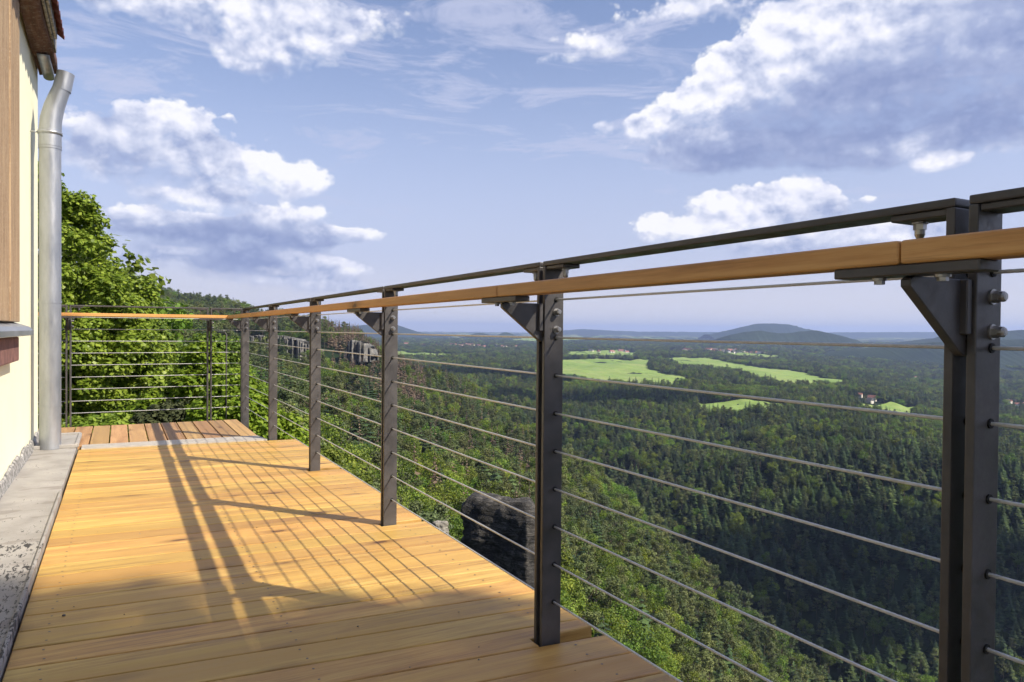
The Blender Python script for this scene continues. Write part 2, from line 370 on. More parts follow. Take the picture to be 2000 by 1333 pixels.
ridge('table_mountain', [(1380,654),(1420,646),(1445,640),(1475,633),(1500,632),(1540,634),(1565,641),(1600,648),(1640,655)], 8600, 750)
ridge('twin_hills', [(1385,668),(1420,656),(1450,649),(1485,646),(1510,650),(1535,652),(1560,648),(1590,645),(1625,652),(1670,664)], 4900, 380)
ridge('distant_mountain', [(560,655),(640,642),(695,636),(735,633),(752,637),(768,632),(790,640),(820,650),(880,657)], 8300, 700)
ridge('cone_hill', [(890,664),(915,655),(932,650),(945,651),(975,661)], 6800, 260)
ridge('small_cone_hill', [(955,660),(975,654),(985,648),(995,651),(1020,660)], 7000, 210)
ridge('right_hills', [(1700,680),(1770,668),(1850,658),(1930,650),(1990,645),(2100,643),(2300,648),(2600,655)], 4900, 700)
ridge('valley_side_hills', [(1520,712),(1580,697),(1660,683),(1760,673),(1850,668),(1950,664),(2100,661),(2400,660)], 3300, 560, -150)
ridge('middle_hills', [(640,664),(760,664),(900,663),(1050,666),(1200,662),(1330,663),(1420,668)], 6200, 300)

# fields -----------------------------------------------------------
FIELDS = [  # outline in bearing column / row at plateau level
 [(1045,722),(1060,706),(1150,703),(1240,704),(1300,702),(1330,702),(1268,709),(1266,722),(1330,735),(1356,750),(1300,757),(1190,755),(1140,748),(1100,746),(1080,750),(1045,752)],
 [(1290,702),(1380,700),(1440,712),(1520,722),(1600,738),(1672,750),(1640,758),(1560,755),(1480,744),(1440,729),(1380,720),(1330,718)],
 [(1362,790),(1420,787),(1500,788),(1538,792),(1536,808),(1440,812),(1368,808)],
 [(1670,792),(1740,790),(1800,797),(1780,816),(1690,814)],
 [(1400,690),(1460,690),(1524,696),(1515,703),(1440,700)],
 [(700,690),(780,687),(840,691),(900,692),(880,700),(780,700)],
 [(1380,676),(1450,674),(1500,676),(1470,679),(1400,679)],
 [(1000,664),(1060,661),(1180,663),(1180,669),(1060,670),(1000,669)],
 [(1110,689),(1200,687),(1245,690),(1240,699),(1110,699)],
 [(1560,768),(1600,766),(1640,770),(1600,773)],
]
FW = []
def plateau_pt(px, y):
    zc = 1500.
    for _ in range(25):
        x_, y_, _z = W(px, zc, 0); g_ = float(ground(np.array([x_]), np.array([y_]))[0])
        zc = .5 * zc + .5 * max(300, min(9000, (EYE - g_ - 1.2) * F / max(4, y - horizon(px))))
    return W(px, zc, 0)[:2]
def inpoly(X, Y, poly):
    ins = np.zeros(X.shape, bool); n = len(poly)
    for i in range(n):
        x0, y0 = poly[i]; x1, y1 = poly[(i + 1) % n]
        c = ((y0 > Y) != (y1 > Y)) & (X < (x1 - x0) * (Y - y0) / (y1 - y0 + 1e-9) + x0)
        ins ^= c
    return ins
for k, fpts in enumerate(FIELDS):
    poly = [plateau_pt(*p) for p in fpts]; FW.append(poly)
    arr = np.array(poly); x0, y0 = arr.min(0); x1, y1 = arr.max(0)
    st = max((x1 - x0), (y1 - y0)) / 90
    gx, gy = np.meshgrid(np.arange(x0, x1 + st, st), np.arange(y0, y1 + st, st), indexing='ij')
    gz = ground(gx, gy) + 2.6
    cx = gx[:-1, :-1] + st / 2; cy = gy[:-1, :-1] + st / 2
    mk = inpoly(cx, cy, poly); a_, b_ = np.nonzero(mk); ny = gx.shape[1]
    Fc = np.stack([a_ * ny + b_, (a_ + 1) * ny + b_, (a_ + 1) * ny + b_ + 1, a_ * ny + b_ + 1], -1)
    if len(Fc): tag(from_np('field', np.stack([gx, gy, gz], -1).reshape(-1, 3), Fc, M['field'], smooth=True), kind='structure')

# ------------------------------------------------------------------ tree meshes (unit height)
def quads(C, N, size, asp=1., rs=RNG):
    """diamond leaf faces at C facing N"""
    n = len(C); N = N / (np.linalg.norm(N, axis=1, keepdims=True) + 1e-9)
    r = rs.normal(size=(n, 3)); T = np.cross(N, r); T /= (np.linalg.norm(T, axis=1, keepdims=True) + 1e-9); B = np.cross(N, T)
    s = (size * rs.uniform(.7, 1.3, n))[:, None]
    V = np.stack([C - T * s, C - B * s * asp * .6, C + T * s, C + B * s * asp * .6], 1)
    return V.reshape(-1, 3)
def qfaces(n): return np.arange(n * 4).reshape(-1, 4)
def spruce_np(seed, lev=15, nb=10, rad_=.165, gap=0.):
    rs = np.random.default_rng(seed); V = []
    for L in range(lev):
        f = L / (lev - 1); h = .10 + .87 * f; Rr = rad_ * (1 - f) ** .82 * (1 if f > .12 else .75) + .006
        m = max(4, int(nb * (1 - f * .55)))
        for k in range(m):
            if rs.random() < gap: continue
            a = 2 * math.pi * (k + rs.uniform(-.3, .3)) / m + L * 1.3; L_ = Rr * rs.uniform(.65, 1.18)
            d = np.array([math.cos(a), math.sin(a), 0]); s = np.array([-d[1], d[0], 0])
            dr = .30 * L_ + rs.uniform(0, .012); hh = h + rs.uniform(-.012, .012)
            w = L_ * rs.uniform(.30, .42) + .004
            p0 = np.array([0, 0, hh + .012]); pm = d * L_ * .6 + np.array([0, 0, hh - dr * .4]); p1 = d * L_ + np.array([0, 0, hh - dr])
            V += [p0, pm - s * w + [0, 0, -.3 * w], p1, pm + s * w + [0, 0, -.3 * w]]
            # hanging twigs under the branch
            for q in (.45, .8):
                b = p0 + (p1 - p0) * q; ww = L_ * .2
                V += [b - d * ww, b + s * ww * .6 + [0, 0, -ww * .7], b + d * ww * .8, b - s * ww * .6 + [0, 0, -ww * .9]]
    V += [[-.004, 0, .95], [.004, 0, .95], [.002, .002, 1.0], [-.002, 0, .99]]
    return np.array(V, float)
def blob_np(seed, lobes, n, size, hollow=.55):
    rs = np.random.default_rng(seed); out = []
    tot = sum(l[3] ** 2 for l in lobes)
    for (x, y, z, r) in lobes:
        k = int(n * r * r / tot); d = rs.normal(size=(k, 3)); d /= np.linalg.norm(d, axis=1, keepdims=True)
        rr = r * (hollow + (1 - hollow) * rs.random(k) ** .5)
        lump = 1 + .16 * np.sin(d[:, 0] * 7 + seed) * np.sin(d[:, 1] * 6 + x * 40) + .12 * np.sin(d[:, 2] * 9)
        C = np.array([x, y, z]) + d * (rr * lump)[:, None] * [1, 1, .82]
        out.append(quads(C, d + rs.normal(size=(k, 3)) * .55 + [0, 0, .35], size, 1.2, rs))
    return np.concatenate(out)
def broad_lobes(seed, n=15, w=.27, z0=.38, z1=.86):
    rs = np.random.default_rng(seed); L = [(0, 0, .62, .2)]
    for k in range(n):
        z = rs.uniform(z0, z1); rr = w * math.sqrt(max(.05, 1 - ((z - .58) / .38) ** 2)) * rs.uniform(.55, .95); a = rs.uniform(0, 6.28)
        L.append((rr * math.cos(a), rr * math.sin(a), z, rs.uniform(.085, .15)))
    return L
def pine_lobes(seed):
    rs = np.random.default_rng(seed); L = []
    for k in range(17):
        z = rs.uniform(.42, .95); rr = .2 * (1.1 - (z - .4)) * rs.uniform(.2, 1); a = rs.uniform(0, 6.28)
        L.append((rr * math.cos(a), rr * math.sin(a), z, rs.uniform(.045, .085)))
    return L
def trunk_np(h=.9, r=.014, n=6, limbs=0, seed=0, z0=-.12):
    rs = np.random.default_rng(seed); V = []; Fc = []
    def seg(a, b, ra, rb):
        a = np.array(a, float); b = np.array(b, float); d = b - a; d /= np.linalg.norm(d)
        s = np.cross(d, [.3, 1, .2]); s /= np.linalg.norm(s); t_ = np.cross(s, d); o = len(V)
        for p, r_ in ((a, ra), (b, rb)):
            for k in range(n):
                an = 6.2832 * k / n; V.append(p + (s * math.cos(an) + t_ * math.sin(an)) * r_)
        for k in range(n): Fc.append((o + k, o + (k + 1) % n, o + n + (k + 1) % n, o + n + k))
    p = np.array([0, 0, z0]); N = 5
    for i in range(N):
        q = p + np.array([rs.normal(0, .006), rs.normal(0, .006), (h - z0) / N]); seg(p, q, r * (1 - i / N * .8), r * (1 - (i + 1) / N * .8)); p = q
    for k in range(limbs):
        z = rs.uniform(.3, .75); a = rs.uniform(0, 6.28); l = rs.uniform(.12, .24)
        seg((0, 0, z), (l * math.cos(a), l * math.sin(a), z + l * .8), r * .45, r * .12)
    return np.array(V), np.array(Fc)
def tree_meshes(kind, seed):
    if kind == 'spruce': V = spruce_np(seed); mat = M['spruce']; tr = trunk_np(.95, .012, 5)
    elif kind == 'dead': V = spruce_np(seed, 15, 7, .13, .3); mat = M['dead']; tr = trunk_np(.95, .012, 5)
    elif kind == 'pine': V = blob_np(seed, pine_lobes(seed), 1500, .013, .3); mat = M['pine']; tr = trunk_np(.9, .013, 6, 7, seed)
    else: V = blob_np(seed, broad_lobes(seed), 2600, .0155); mat = M['broad']; tr = trunk_np(.7, .018, 6, 6, seed)
    cm = from_np(kind + '_crown', V, qfaces(len(V) // 4), mat, obj=False)
    tm = from_np(kind + '_trunk', tr[0], tr[1], M['bark'], smooth=True, obj=False)
    return cm, tm, V, tr
KINDS = {}
for k, ns in (('spruce', 3), ('pine', 3), ('broad', 3), ('dead', 2)):
    KINDS[k] = [tree_meshes(k, 11 * i + 5 + len(k)) for i in range(ns)]

# distribution ----------------------------------------------------
def jitter_ring(r0, r1, sp):
    out = []
    r = r0
    while r < r1:
        n = int((R(104)) * r / sp); a = TH + R(-50) + (np.arange(n) + RNG.uniform(.0, 1., n)) * sp / r
        rr = r + RNG.uniform(-.5, .5, n) * sp
        out.append(np.stack([rr * np.sin(a), rr * np.cos(a), np.full(n, sp)], -1)); r += sp
    return np.concatenate(out)
zones = [(48, 300, 5.8), (300, 700, 7.0), (700, 1300, 7.5), (1300, 2200, 11), (2200, 3600, 18), (3600, 6500, 34)]
T = np.concatenate([jitter_ring(*z) for z in zones])
tx, ty, tsp = T.T
zc = tx * ST + ty * CT; xc = tx * CT - ty * ST; px = 1000 + F * xc / np.maximum(zc, 1)
keep = np.ones(len(T), bool)
for poly in FW: keep &= ~inpoly(tx, ty, poly)
# clearings of far villages
VILL = [(865, 676, 260, 40, 46), (960, 680, 300, 50, 14), (1400, 688, 300, 60, 42), (1985, 792, 110, 60, 16), (1690, 782, 50, 30, 3), (1830, 748, 120, 40, 6), (1215, 690, 200, 40, 8)]
vc = [plateau_pt(v[0], v[1]) for v in VILL]
for (vx, vy), v in zip(vc, VILL): keep &= ~((np.hypot(tx - vx, ty - vy) < v[2] * .8) & (RNG.random(len(T)) < .75))
keep &= ~((fbm(tx, ty, 46., 55, 2) > .95) & (zc > 200))
clear = fbm(tx, ty, 900., 21, 2); keep &= ~((zc > 2500) & (clear > .75))
# rock band on the left hillside
band = (px > 455) & (px < 745) & (zc > 478) & (zc < 545); keep &= ~band
keep &= ~((zc < 75) & (px > 850) & (px < 1120))
keep &= ~((((px > 455) & (px < 612)) | ((px > 664) & (px < 728))) & (zc > 230) & (zc < 520) & (horizon(px) + (EYE - (ground(tx, ty) + 15.5)) / np.maximum(zc, 1) * F < 684) & (RNG.random(len(T)) < .72))
T = T[keep]; tx, ty, tsp = T.T; zc = zc[keep]; px = px[keep]
tz = ground(tx, ty)
hrand = RNG.random(len(T))
species = fbm(tx, ty, 60., 31, 2) + RNG.normal(0, .35, len(T))
kindi = np.where(species > .25, 2, np.where(species > -.25, 1, 0))      # 0 spruce 1 pine 2 broad 3 dead
s2 = (zc > np.interp(px, PX, ZC[5]) * 1.05) & (px > 1050)
kindi = np.where(s2 & (RNG.random(len(T)) < np.where(zc < 640, .72, .30)), 0, kindi)
val = (px > 1250) & (px < 1640) & (zc > np.interp(px, PX, ZC[5]) * 1.02) & (zc < np.interp(px, PX, ZC[5]) * 1.22); kindi = np.where(val & (RNG.random(len(T)) < .75), 2, kindi)
kindi = np.where(s2 & (zc > 640) & (fbm(tx, ty, 260., 77, 2) > .55), 2, kindi); kindi = np.where(s2 & ~val & (zc < 700) & (RNG.random(len(T)) < .16), 1, kindi)
s1 = ~s2 & (zc < 420) & (px > 1000); kindi = np.where(s1 & (kindi == 0) & (RNG.random(len(T)) < .5), 1, kindi)
nearb = (zc < 190) & (px > 560) & (px < 1400); kindi = np.where(nearb & (RNG.random(len(T)) < .5), 2, kindi)
brown = (px > 640) & (px < 830) & (zc > 430) & (zc < 900); kindi = np.where(brown & (RNG.random(len(T)) < .78), 3, kindi)
kindi = np.where((px > 600) & (px < 1100) & (zc > 170) & (zc < 760) & (RNG.random(len(T)) < .17), 3, kindi)
hgt = np.select([kindi == 0, kindi == 1, kindi == 2, kindi == 3], [10 + 9 * hrand ** 1.5, 12.5 + 5 * hrand, 10.5 + 5 * hrand, 13 + 6 * hrand])
hgt = hgt * np.interp(tsp, [6, 12, 36], [1, 1.05, 1.35]); wid = hgt * np.interp(tsp, [6, 8, 11, 18, 36], [1.05, 1.25, 1.7, 2.5, 3.6]) * np.where(kindi == 0, 1.85, np.where(kindi == 3, 1.2, 1.))
row = horizon(px) + (EYE - (tz + hgt * .6)) / zc * F
edge = np.interp(px, [300, 560, 870, 1130, 1330, 1340], [820, 858, 1040, 1210, 1333, 1400])      # terrace edge hides what lies lower
vis = (px > 560) & (px < 1990) & (row < edge) & (row < 1345) & (row > 600)
crest = np.interp(px, PX, ZC[5]); vis &= zc < crest * 1.02
app = np.where(vis, hgt / zc, 0); ind = np.argsort(-app)[:290]
isin = np.zeros(len(T), bool); isin[ind] = True
KN = ['spruce', 'pine', 'broad', 'dead']
LAB = {'spruce': ('pointed dark green spruce on the steep slope below the terrace', 'spruce_tree', 'spruces on the near slope'),
       'pine': ('greyish green pine with loose crown on the steep slope below the terrace', 'pine_tree', 'pines on the near slope'),
       'broad': ('round bright green broadleaf tree on the steep slope below the terrace', 'broadleaf_tree', 'broadleaf trees on the near slope'),
       'dead': ('dry brown conifer among green trees on the slope below the terrace', 'dead_spruce', 'dry conifers on the near slope')}
for i in ind:
    k = KN[kindi[i]]; cm, tm, _, _ = KINDS[k][random.randrange(len(KINDS[k]))]
    r = bpy.data.objects.new(LAB[k][1], None); COL.objects.link(r); r.location = (tx[i], ty[i], tz[i]); r.rotation_euler = (random.uniform(-.04, .04), random.uniform(-.04, .04), random.uniform(0, 6.28))
    r.scale = (wid[i], wid[i], hgt[i]); tag(r, LAB[k][0], 'tree', LAB[k][2])
    for nm, me_ in (('crown', cm), ('trunk', tm)):
        c = bpy.data.objects.new(nm, me_); COL.objects.link(c); c.parent = r
# the rest of the wood: one object of instanced trees
rest = ~isin
pm = bpy.data.meshes.new('forest'); N_ = int(rest.sum())
pm.vertices.add(N_); pm.vertices.foreach_set('co', np.stack([tx[rest], ty[rest], tz[rest]], -1).astype(np.float32).ravel())
def attr(nm, ty_, data):
    a = pm.attributes.new(nm, ty_, 'POINT'); a.data.foreach_set('vector' if ty_ == 'FLOAT_VECTOR' else 'value', data)
attr('tscale', 'FLOAT_VECTOR', np.stack([wid[rest], wid[rest], hgt[rest]], -1).astype(np.float32).ravel())
rot = np.stack([RNG.uniform(-.04, .04, N_), RNG.uniform(-.04, .04, N_), RNG.uniform(0, 6.28, N_)], -1)
attr('trot', 'FLOAT_VECTOR', rot.astype(np.float32).ravel())
src = []; kmap = {}
for k in KN:
    kmap[k] = (len(src), len(KINDS[k]))
    for (cm, tm, V, tr) in KINDS[k]:
        nV = len(V); Vt = np.concatenate([V, tr[0]]); Fc = np.concatenate([qfaces(nV // 4), tr[1] + nV])
        me_ = from_np('forest_' + k, Vt, Fc, [cm.materials[0], M['bark']], obj=False, mi=np.concatenate([np.zeros(nV // 4), np.ones(len(tr[1]))]))
        src.append(bpy.data.objects.new('forest_' + k, me_))
idx = np.array([kmap[KN[q]][0] for q in kindi[rest]]) + (RNG.integers(0, 1000, N_) % np.array([kmap[KN[q]][1] for q in kindi[rest]]))
attr('tidx', 'INT', idx.astype(np.int32))
fo = bpy.data.objects.new('forest', pm); COL.objects.link(fo); tag(fo, 'mixed conifer and broadleaf forest covering the slopes and the plateau', 'forest', kind='stuff')
ng = bpy.data.node_groups.new('forest_trees', 'GeometryNodeTree')
ng.interface.new_socket('Geometry', in_out='INPUT', socket_type='NodeSocketGeometry'); ng.interface.new_socket('Geometry', in_out='OUTPUT', socket_type='NodeSocketGeometry')
gi = ng.nodes.new('NodeGroupInput'); go = ng.nodes.new('NodeGroupOutput'); iop = ng.nodes.new('GeometryNodeInstanceOnPoints'); g2i = ng.nodes.new('GeometryNodeJoinGeometry')
nodes_ = []
for s in src:
    oi = ng.nodes.new('GeometryNodeObjectInfo'); oi.inputs['Object'].default_value = s; oi.inputs['As Instance'].default_value = True; nodes_.append(oi)
for oi in reversed(nodes_): ng.links.new(oi.outputs['Geometry'], g2i.inputs[0])
def named(nm, dt):
    n = ng.nodes.new('GeometryNodeInputNamedAttribute'); n.data_type = dt; n.inputs['Name'].default_value = nm; return [o for o in n.outputs if o.enabled and o.name == 'Attribute'][0]
ng.links.new(gi.outputs[0], iop.inputs['Points']); ng.links.new(g2i.outputs[0], iop.inputs['Instance'])
iop.inputs['Pick Instance'].default_value = True
ng.links.new(named('tidx', 'INT'), iop.inputs['Instance Index']); ng.links.new(named('trot', 'FLOAT_VECTOR'), iop.inputs['Rotation']); ng.links.new(named('tscale', 'FLOAT_VECTOR'), iop.inputs['Scale'])
ng.links.new(iop.outputs[0], go.inputs[0])
md = fo.modifiers.new('trees', 'NODES'); md.node_group = ng
print('TREES', N_, len(ind))

# ------------------------------------------------------------------ villages
def house_mesh(seed):
    rs = random.Random(seed); bm = bmesh.new(); w, l, h = rs.uniform(4, 5.5), rs.uniform(5.5, 9), rs.uniform(5, 7); e = .5
    box(bm, -w, w, -l, l, -3, h)
    nw = len(bm.faces)
    prism(bm, [(-w - e, h - .35), (w + e, h - .35), (0, h + w * .95)], 'y', -l - e, l + e)
    for f in list(bm.faces)[nw:]: f.material_index = 1
    nr_ = len(bm.faces)
    for s in (-1, 1):
        for yy in np.arange(-l + 1.5, l - 1, 2.6):
            for zz in (1.2, 3.8): box(bm, s * w - .05, s * w + .05, yy - .5, yy + .5, zz, zz + 1.3)
        for xx in (-w * .5, w * .5): box(bm, xx - .5, xx + .5, s * l - .05, s * l + .05, 1.2, 2.5)
    for f in list(bm.faces)[nr_:]: f.material_index = 2
    bmesh.ops.recalc_face_normals(bm, faces=bm.faces)
    me_ = bpy.data.meshes.new('house'); bm.to_mesh(me_); bm.free()
    for m_ in (M['hwall'], M['hroof'], M['hwin']): me_.materials.append(m_)
    return me_
HM = [house_mesh(s) for s in range(5)]
VL = ['small pale house in the far village left of the second post from the right', 'scattered pale house right of the far village, towards the fields',
      'small house in the village row behind the bright fields', 'house with red roof in the valley at the right picture edge',
      'farm house beside the small meadow in the distant woods', 'small house in the hazy side valley beside the nearest post', 'farm building at the far edge of the large bright field']
VG = ['houses of the far village', 'scattered houses', 'houses behind the fields', 'houses in the right valley', 'farm houses in the woods', 'houses in the side valley', 'farm buildings']
for (vx, vy), v, lb, gp in zip(vc, VILL, VL, VG):
    dd = np.array([vx, vy]) / math.hypot(vx, vy); pp = np.array([dd[1], -dd[0]])
    for k in range(v[4]):
        a, b2 = RNG.normal(0, .42) * v[2], RNG.normal(0, .5) * v[3] * 2
        x_, y_ = np.array([vx, vy]) + pp * a + dd * b2
        o = bpy.data.objects.new('house', HM[k % 5]); COL.objects.link(o)
        o.location = (x_, y_, float(ground(np.array([x_]), np.array([y_]))[0]) + 1); o.rotation_euler = (0, 0, random.uniform(0, 3.14)); sc_ = random.uniform(1.0, 1.5) * (1 if v[1] < 700 else .5); o.scale = (sc_, sc_, sc_)
        tag(o, lb, 'house', gp)

# ------------------------------------------------------------------ rocks
def rock(name, size, loc, rz, mat, seed, sub=5, amp=.16, layer=.0, label=None, freq=1.0):
    bm = bmesh.new(); bmesh.ops.create_cube(bm, size=1); bmesh.ops.subdivide_edges(bm, edges=bm.edges, cuts=2 ** sub - 1 if sub < 5 else 34, use_grid_fill=True)
    o = Vector((seed * 3.1, seed * 1.7, seed * .9))
    for v in bm.verts:
        p = v.co.copy(); rr = Vector((p.x, p.y, 0)).length
        sq = max(abs(p.x), abs(p.y)) or 1e-6
        k = .55 + .45 * (sq / max(rr, 1e-6)); p.x *= k * 1.2; p.y *= k * 1.2
        if p.z > .34: kk = math.sqrt(max(.04, 1 - ((p.z - .34) / .17) ** 2 * .75)); p.x *= .5 + .5 * kk; p.y *= kk
        q = Vector((p.x * size[0], p.y * size[1], p.z * size[2]))
        n = mnoise.fractal(q * freq * .5 + o, 1., 2., 5); n2 = mnoise.noise(q * freq * .22 + o)
        lay = layer * (abs(math.sin(q.z * 4.2 * freq + 1.3 * n2 * 2)) ** .5 - .6)
        d = Vector((p.x, p.y, p.z * .5)); d.normalize()
        v.co = q + d * (amp * n + amp * 1.3 * n2 + lay)
    ob = from_bm(name, bm, mat, smooth=True, loc=loc); ob.rotation_euler = (0, 0, rz)
    return ob
x, y, z = W(982, 40, y=976)
rk = empty('rock_pinnacle', (x, y, z - 3.5), R(-56))
def rk_part(nm, size, dz, seed):
    o = rock(nm, size, (0, 0, dz), 0, M['rock'], seed, 5, .26, .22, freq=1.6); o.parent = rk
rk_part('block', (3.75, 1.5, 7.2), 0, 3); rk_part('pedestal', (5.2, 3.0, 22), -13.5, 5)
tag(rk, 'dark weathered sandstone pinnacle rising below the terrace edge', 'rock')
for q, (ppx, yy, s, lb) in enumerate([(862, 1032, .55, 'small pale stone at the top of a pile beside the terrace edge'), (876, 1044, .5, 'larger grey stone lower in the pile beside the terrace edge')]):
    x, y, z = W(ppx, 30, y=yy); r_ = rock('boulder', (s, s * .8, s * (1 if q == 0 else 14)), (x, y, z - (0 if q == 0 else 5.2)), q * 1.3, M['stone'], 9 + q, 4, .16, .05, freq=3.)
    tag(r_, lb, 'boulder')
# cliff band
def cliff(px0, px1, y0, y1, zc_, seed, label):
    rs = random.Random(seed); n = int((px1 - px0) * 1.0); rows = 22; V = []; Fc = []
    for j in range(rows):
        fz = j / (rows - 1)
        for i in range(n):
            p = px0 + (px1 - px0) * i / (n - 1); edge_ = max(0., math.sin(math.pi * i / (n - 1))) ** .35
            top = EYE - (np.interp(p, *y0) - horizon(p)) / F * zc_; bot = EYE - (np.interp(p, *y1) - horizon(p)) / F * zc_ - 9
            q = Vector((p * .09, 0, seed)); col_ = mnoise.noise(q * 1.0); col2 = abs(mnoise.noise(q * 3.1)); top += 1.6 * col_ - 4 * max(0, .25 - col2) * 2 - (1 - edge_) * 9
            z_ = bot + (top - bot) * fz
            pil = -10 * max(0, .28 - abs(mnoise.noise(q * 1.9))) / .28 + 2.5 * mnoise.noise(Vector((p * .5, z_ * .12, seed)))
            d = zc_ - pil * -1 + fz * 5 + 1.3 * mnoise.noise(Vector((p * .2, z_ * .6, seed * 2))) - (-pil) * 0
            d = zc_ - pil + fz * 4 - edge_ * 6
            V.append(W(p, d, z_))
    for j in range(rows - 1):
        for i in range(n - 1): Fc.append((j * n + i, j * n + i + 1, (j + 1) * n + i + 1, (j + 1) * n + i))
    # close the back so that it is a body
    o = len(V)
    for j in (0, rows - 1):
        for i in range(n):
            a = V[j * n + i]; V.append((a[0] + ST * 30, a[1] + CT * 30, a[2] - (2 if j else 0)))
    for i in range(n - 1):
        Fc.append(((rows - 1) * n + i, (rows - 1) * n + i + 1, o + n + i + 1, o + n + i)); Fc.append((o + i, o + i + 1, i + 1, i)); Fc.append((o + n + i, o + n + i + 1, o + i + 1, o + i))
    ob = from_np('rock_cliff', V, Fc, M['cliff'], smooth=False); tag(ob, label, 'cliff')
cliff(425, 612, ([425, 480, 560, 612], [672, 655, 655, 662]), ([425, 480, 560, 612], [690, 688, 688, 685]), 505, 2, 'long grey sandstone cliff band on the hillside behind the far posts')
cliff(672, 724, ([672, 690, 724], [668, 662, 670]), ([672, 690, 724], [678, 684, 682]), 515, 5, 'short sandstone cliff near the right end of the wooded ridge')

# ------------------------------------------------------------------ near foliage trees
def limb_tree(name, base, top, r, puffs, leafmat, leaf, nleaf, label, cat='tree', group=None, seed=0, squash=.75, limbs=9, droop=.3):
    rs = np.random.default_rng(seed)
    root = empty(name, base, 0, label, cat, group)
    bm = bmesh.new(); b0 = Vector((0, 0, -1)); tp = Vector(top) - Vector(base)
    pth = [b0.lerp(tp, f) + Vector((math.sin(f * 5 + seed) * r * .8, math.cos(f * 4) * r * .6, 0)) * (f > 0) for f in np.linspace(0, 1, 8)]
    tube(bm, pth, [r * (1 - .8 * f) for f in np.linspace(0, 1, 8)], 9)
    L = np.array(puffs)[:, :3] - np.array(base)
    for q in rs.choice(len(L), min(limbs, len(L)), replace=False):
        e = Vector(L[q]); s = b0.lerp(tp, min(.85, max(.25, (e.z + 1) / (tp.z + 1) * .75))); m_ = s.lerp(e, .5) + Vector((0, 0, .2 * (e - s).length * .5))
        tube(bm, [s, m_, e], [r * .4, r * .22, r * .06], 6)
    from_bm('trunk', bm, M['bark'], root, True)
    out = []; tot = sum(p[3] ** 2 for p in puffs)
    for p in puffs:
        k = int(nleaf * p[3] ** 2 / tot); d = rs.normal(size=(k, 3)); d /= np.linalg.norm(d, axis=1, keepdims=True); d[:, 2] = np.abs(d[:, 2]) * np.where(rs.random(k) < .72, 1, -1)
        rr = p[3] * (.5 + .5 * rs.random(k) ** .45) * (1 + .22 * np.sin(d[:, 0] * 8 + p[0] * 9) * np.cos(d[:, 2] * 7 + p[1] * 5))
        C = np.array(p[:3]) - np.array(base) + d * rr[:, None] * [1, 1, squash]
        out.append(quads(C, d * .6 + rs.normal(size=(k, 3)) * .4 + [0, 0, droop + .35], leaf, 1.35, rs))
    Vv = np.concatenate(out); from_np('crown', Vv, qfaces(len(Vv) // 4), leafmat, root)
    return root
def puff_shell(rs, centre, radii, n, rmin, rmax, prof=None):
    P = []
    for _ in range(n):
        d = rs.normal(size=3); d /= np.linalg.norm(d)
        k = prof(d[2]) if prof else 1
        s = rs.uniform(.72, 1.0)
        P.append((centre[0] + d[0] * radii[0] * s * k, centre[1] + d[1] * radii[1] * s * k, centre[2] + d[2] * radii[2] * s, rs.uniform(rmin, rmax)))
    return P
# big linden beyond the far railing
rs = np.random.default_rng(4)
c = W(40, 15, z=.85); base = (c[0] - .2, c[1] + .4, -5.0)
P = puff_shell(rs, c, (2.8, 2.8, 3.65), 225, .28, .5, lambda u: (1 if u < 0 else max(.42, 1 - .56 * u ** 1.7)))
P += puff_shell(rs, (c[0], c[1], c[2] - .5), (1.8, 1.8, 1.8), 30, .6, .8)
limb_tree('linden_tree', base, (c[0], c[1], 3.0), .24, P, M['linden'], .043, 170000, 'large bright green linden tree behind the downpipe and the far railing', seed=3)
# lighter feathery trees and shrubs beyond the railing corner
def shrub(nm, ppx, zc_, ztop, zbot, wx, mat, label, seed, leaf=.04, nl=22000, n=26, grp=None, rm=(.2, .38)):
    rs = np.random.default_rng(seed); c = W(ppx, zc_, z=(ztop + zbot) / 2); h = (ztop - zbot) / 2
    P = puff_shell(rs, c, (wx, wx, h), n, rm[0], rm[1], lambda u: 1 - .45 * max(0, u)); P += puff_shell(rs, c, (wx * .5, wx * .5, h * .6), n // 3, rm[1], rm[1] * 1.2)
    limb_tree(nm, (c[0], c[1], zbot - 4), (c[0], c[1], zbot + (ztop - zbot) * .55), .07, P, mat, leaf, nl, label, 'shrub' if nm == 'shrub' else 'tree', grp, seed, .8, 12)
shrub('robinia_tree', 385, 13.5, .75, -1.6, .95, M['robinia'], 'light green feathery tree behind the far railing corner', 21, .04, 30000)
shrub('robinia_tree', 452, 12.0, .25, -1.5, .62, M['robinia'], 'yellow green feathery tree between the corner post and the next post', 22, .036, 24000)
shrub('shrub', 548, 13.5, -.2, -2.6, .55, M['robinia'], 'yellow green shrub growing up behind the second and third posts', 23, .036, 18000)
shrub('shrub', 500, 15.5, -.5, -3.6, .9, M['robinia'], 'bright green shrub low behind the post nearest the railing corner', 24, .04, 20000)
shrub('shrub', 330, 12.2, -.35, -1.7, .8, M['pine'], 'dull grey green shrub low behind the middle of the far railing', 25, .035, 20000)
shrub('shrub', 210, 11.6, -.45, -1.8, .9, M['linden'], 'leafy green shrub low behind the left part of the far railing', 26, .04, 20000)
shrub('broadleaf_tree', 410, 26, .9, -4, 2.2, M['broad'], 'darker green tree rising behind the feathery trees at the corner', 27, .06, 40000, 50, rm=(.35, .6))
shrub('broadleaf_tree', 300, 26, 1.2, -4, 2.2, M['broad'], 'dark green tree standing behind the right side of the linden', 28, .06, 40000, 50, rm=(.35, .6))
shrub('shrub', 640, 26, -3.2, -7, 1.6, M['broad'], 'green shrub at the foot of the third post beyond the terrace edge', 29, .06, 16000, 24, rm=(.35, .6))
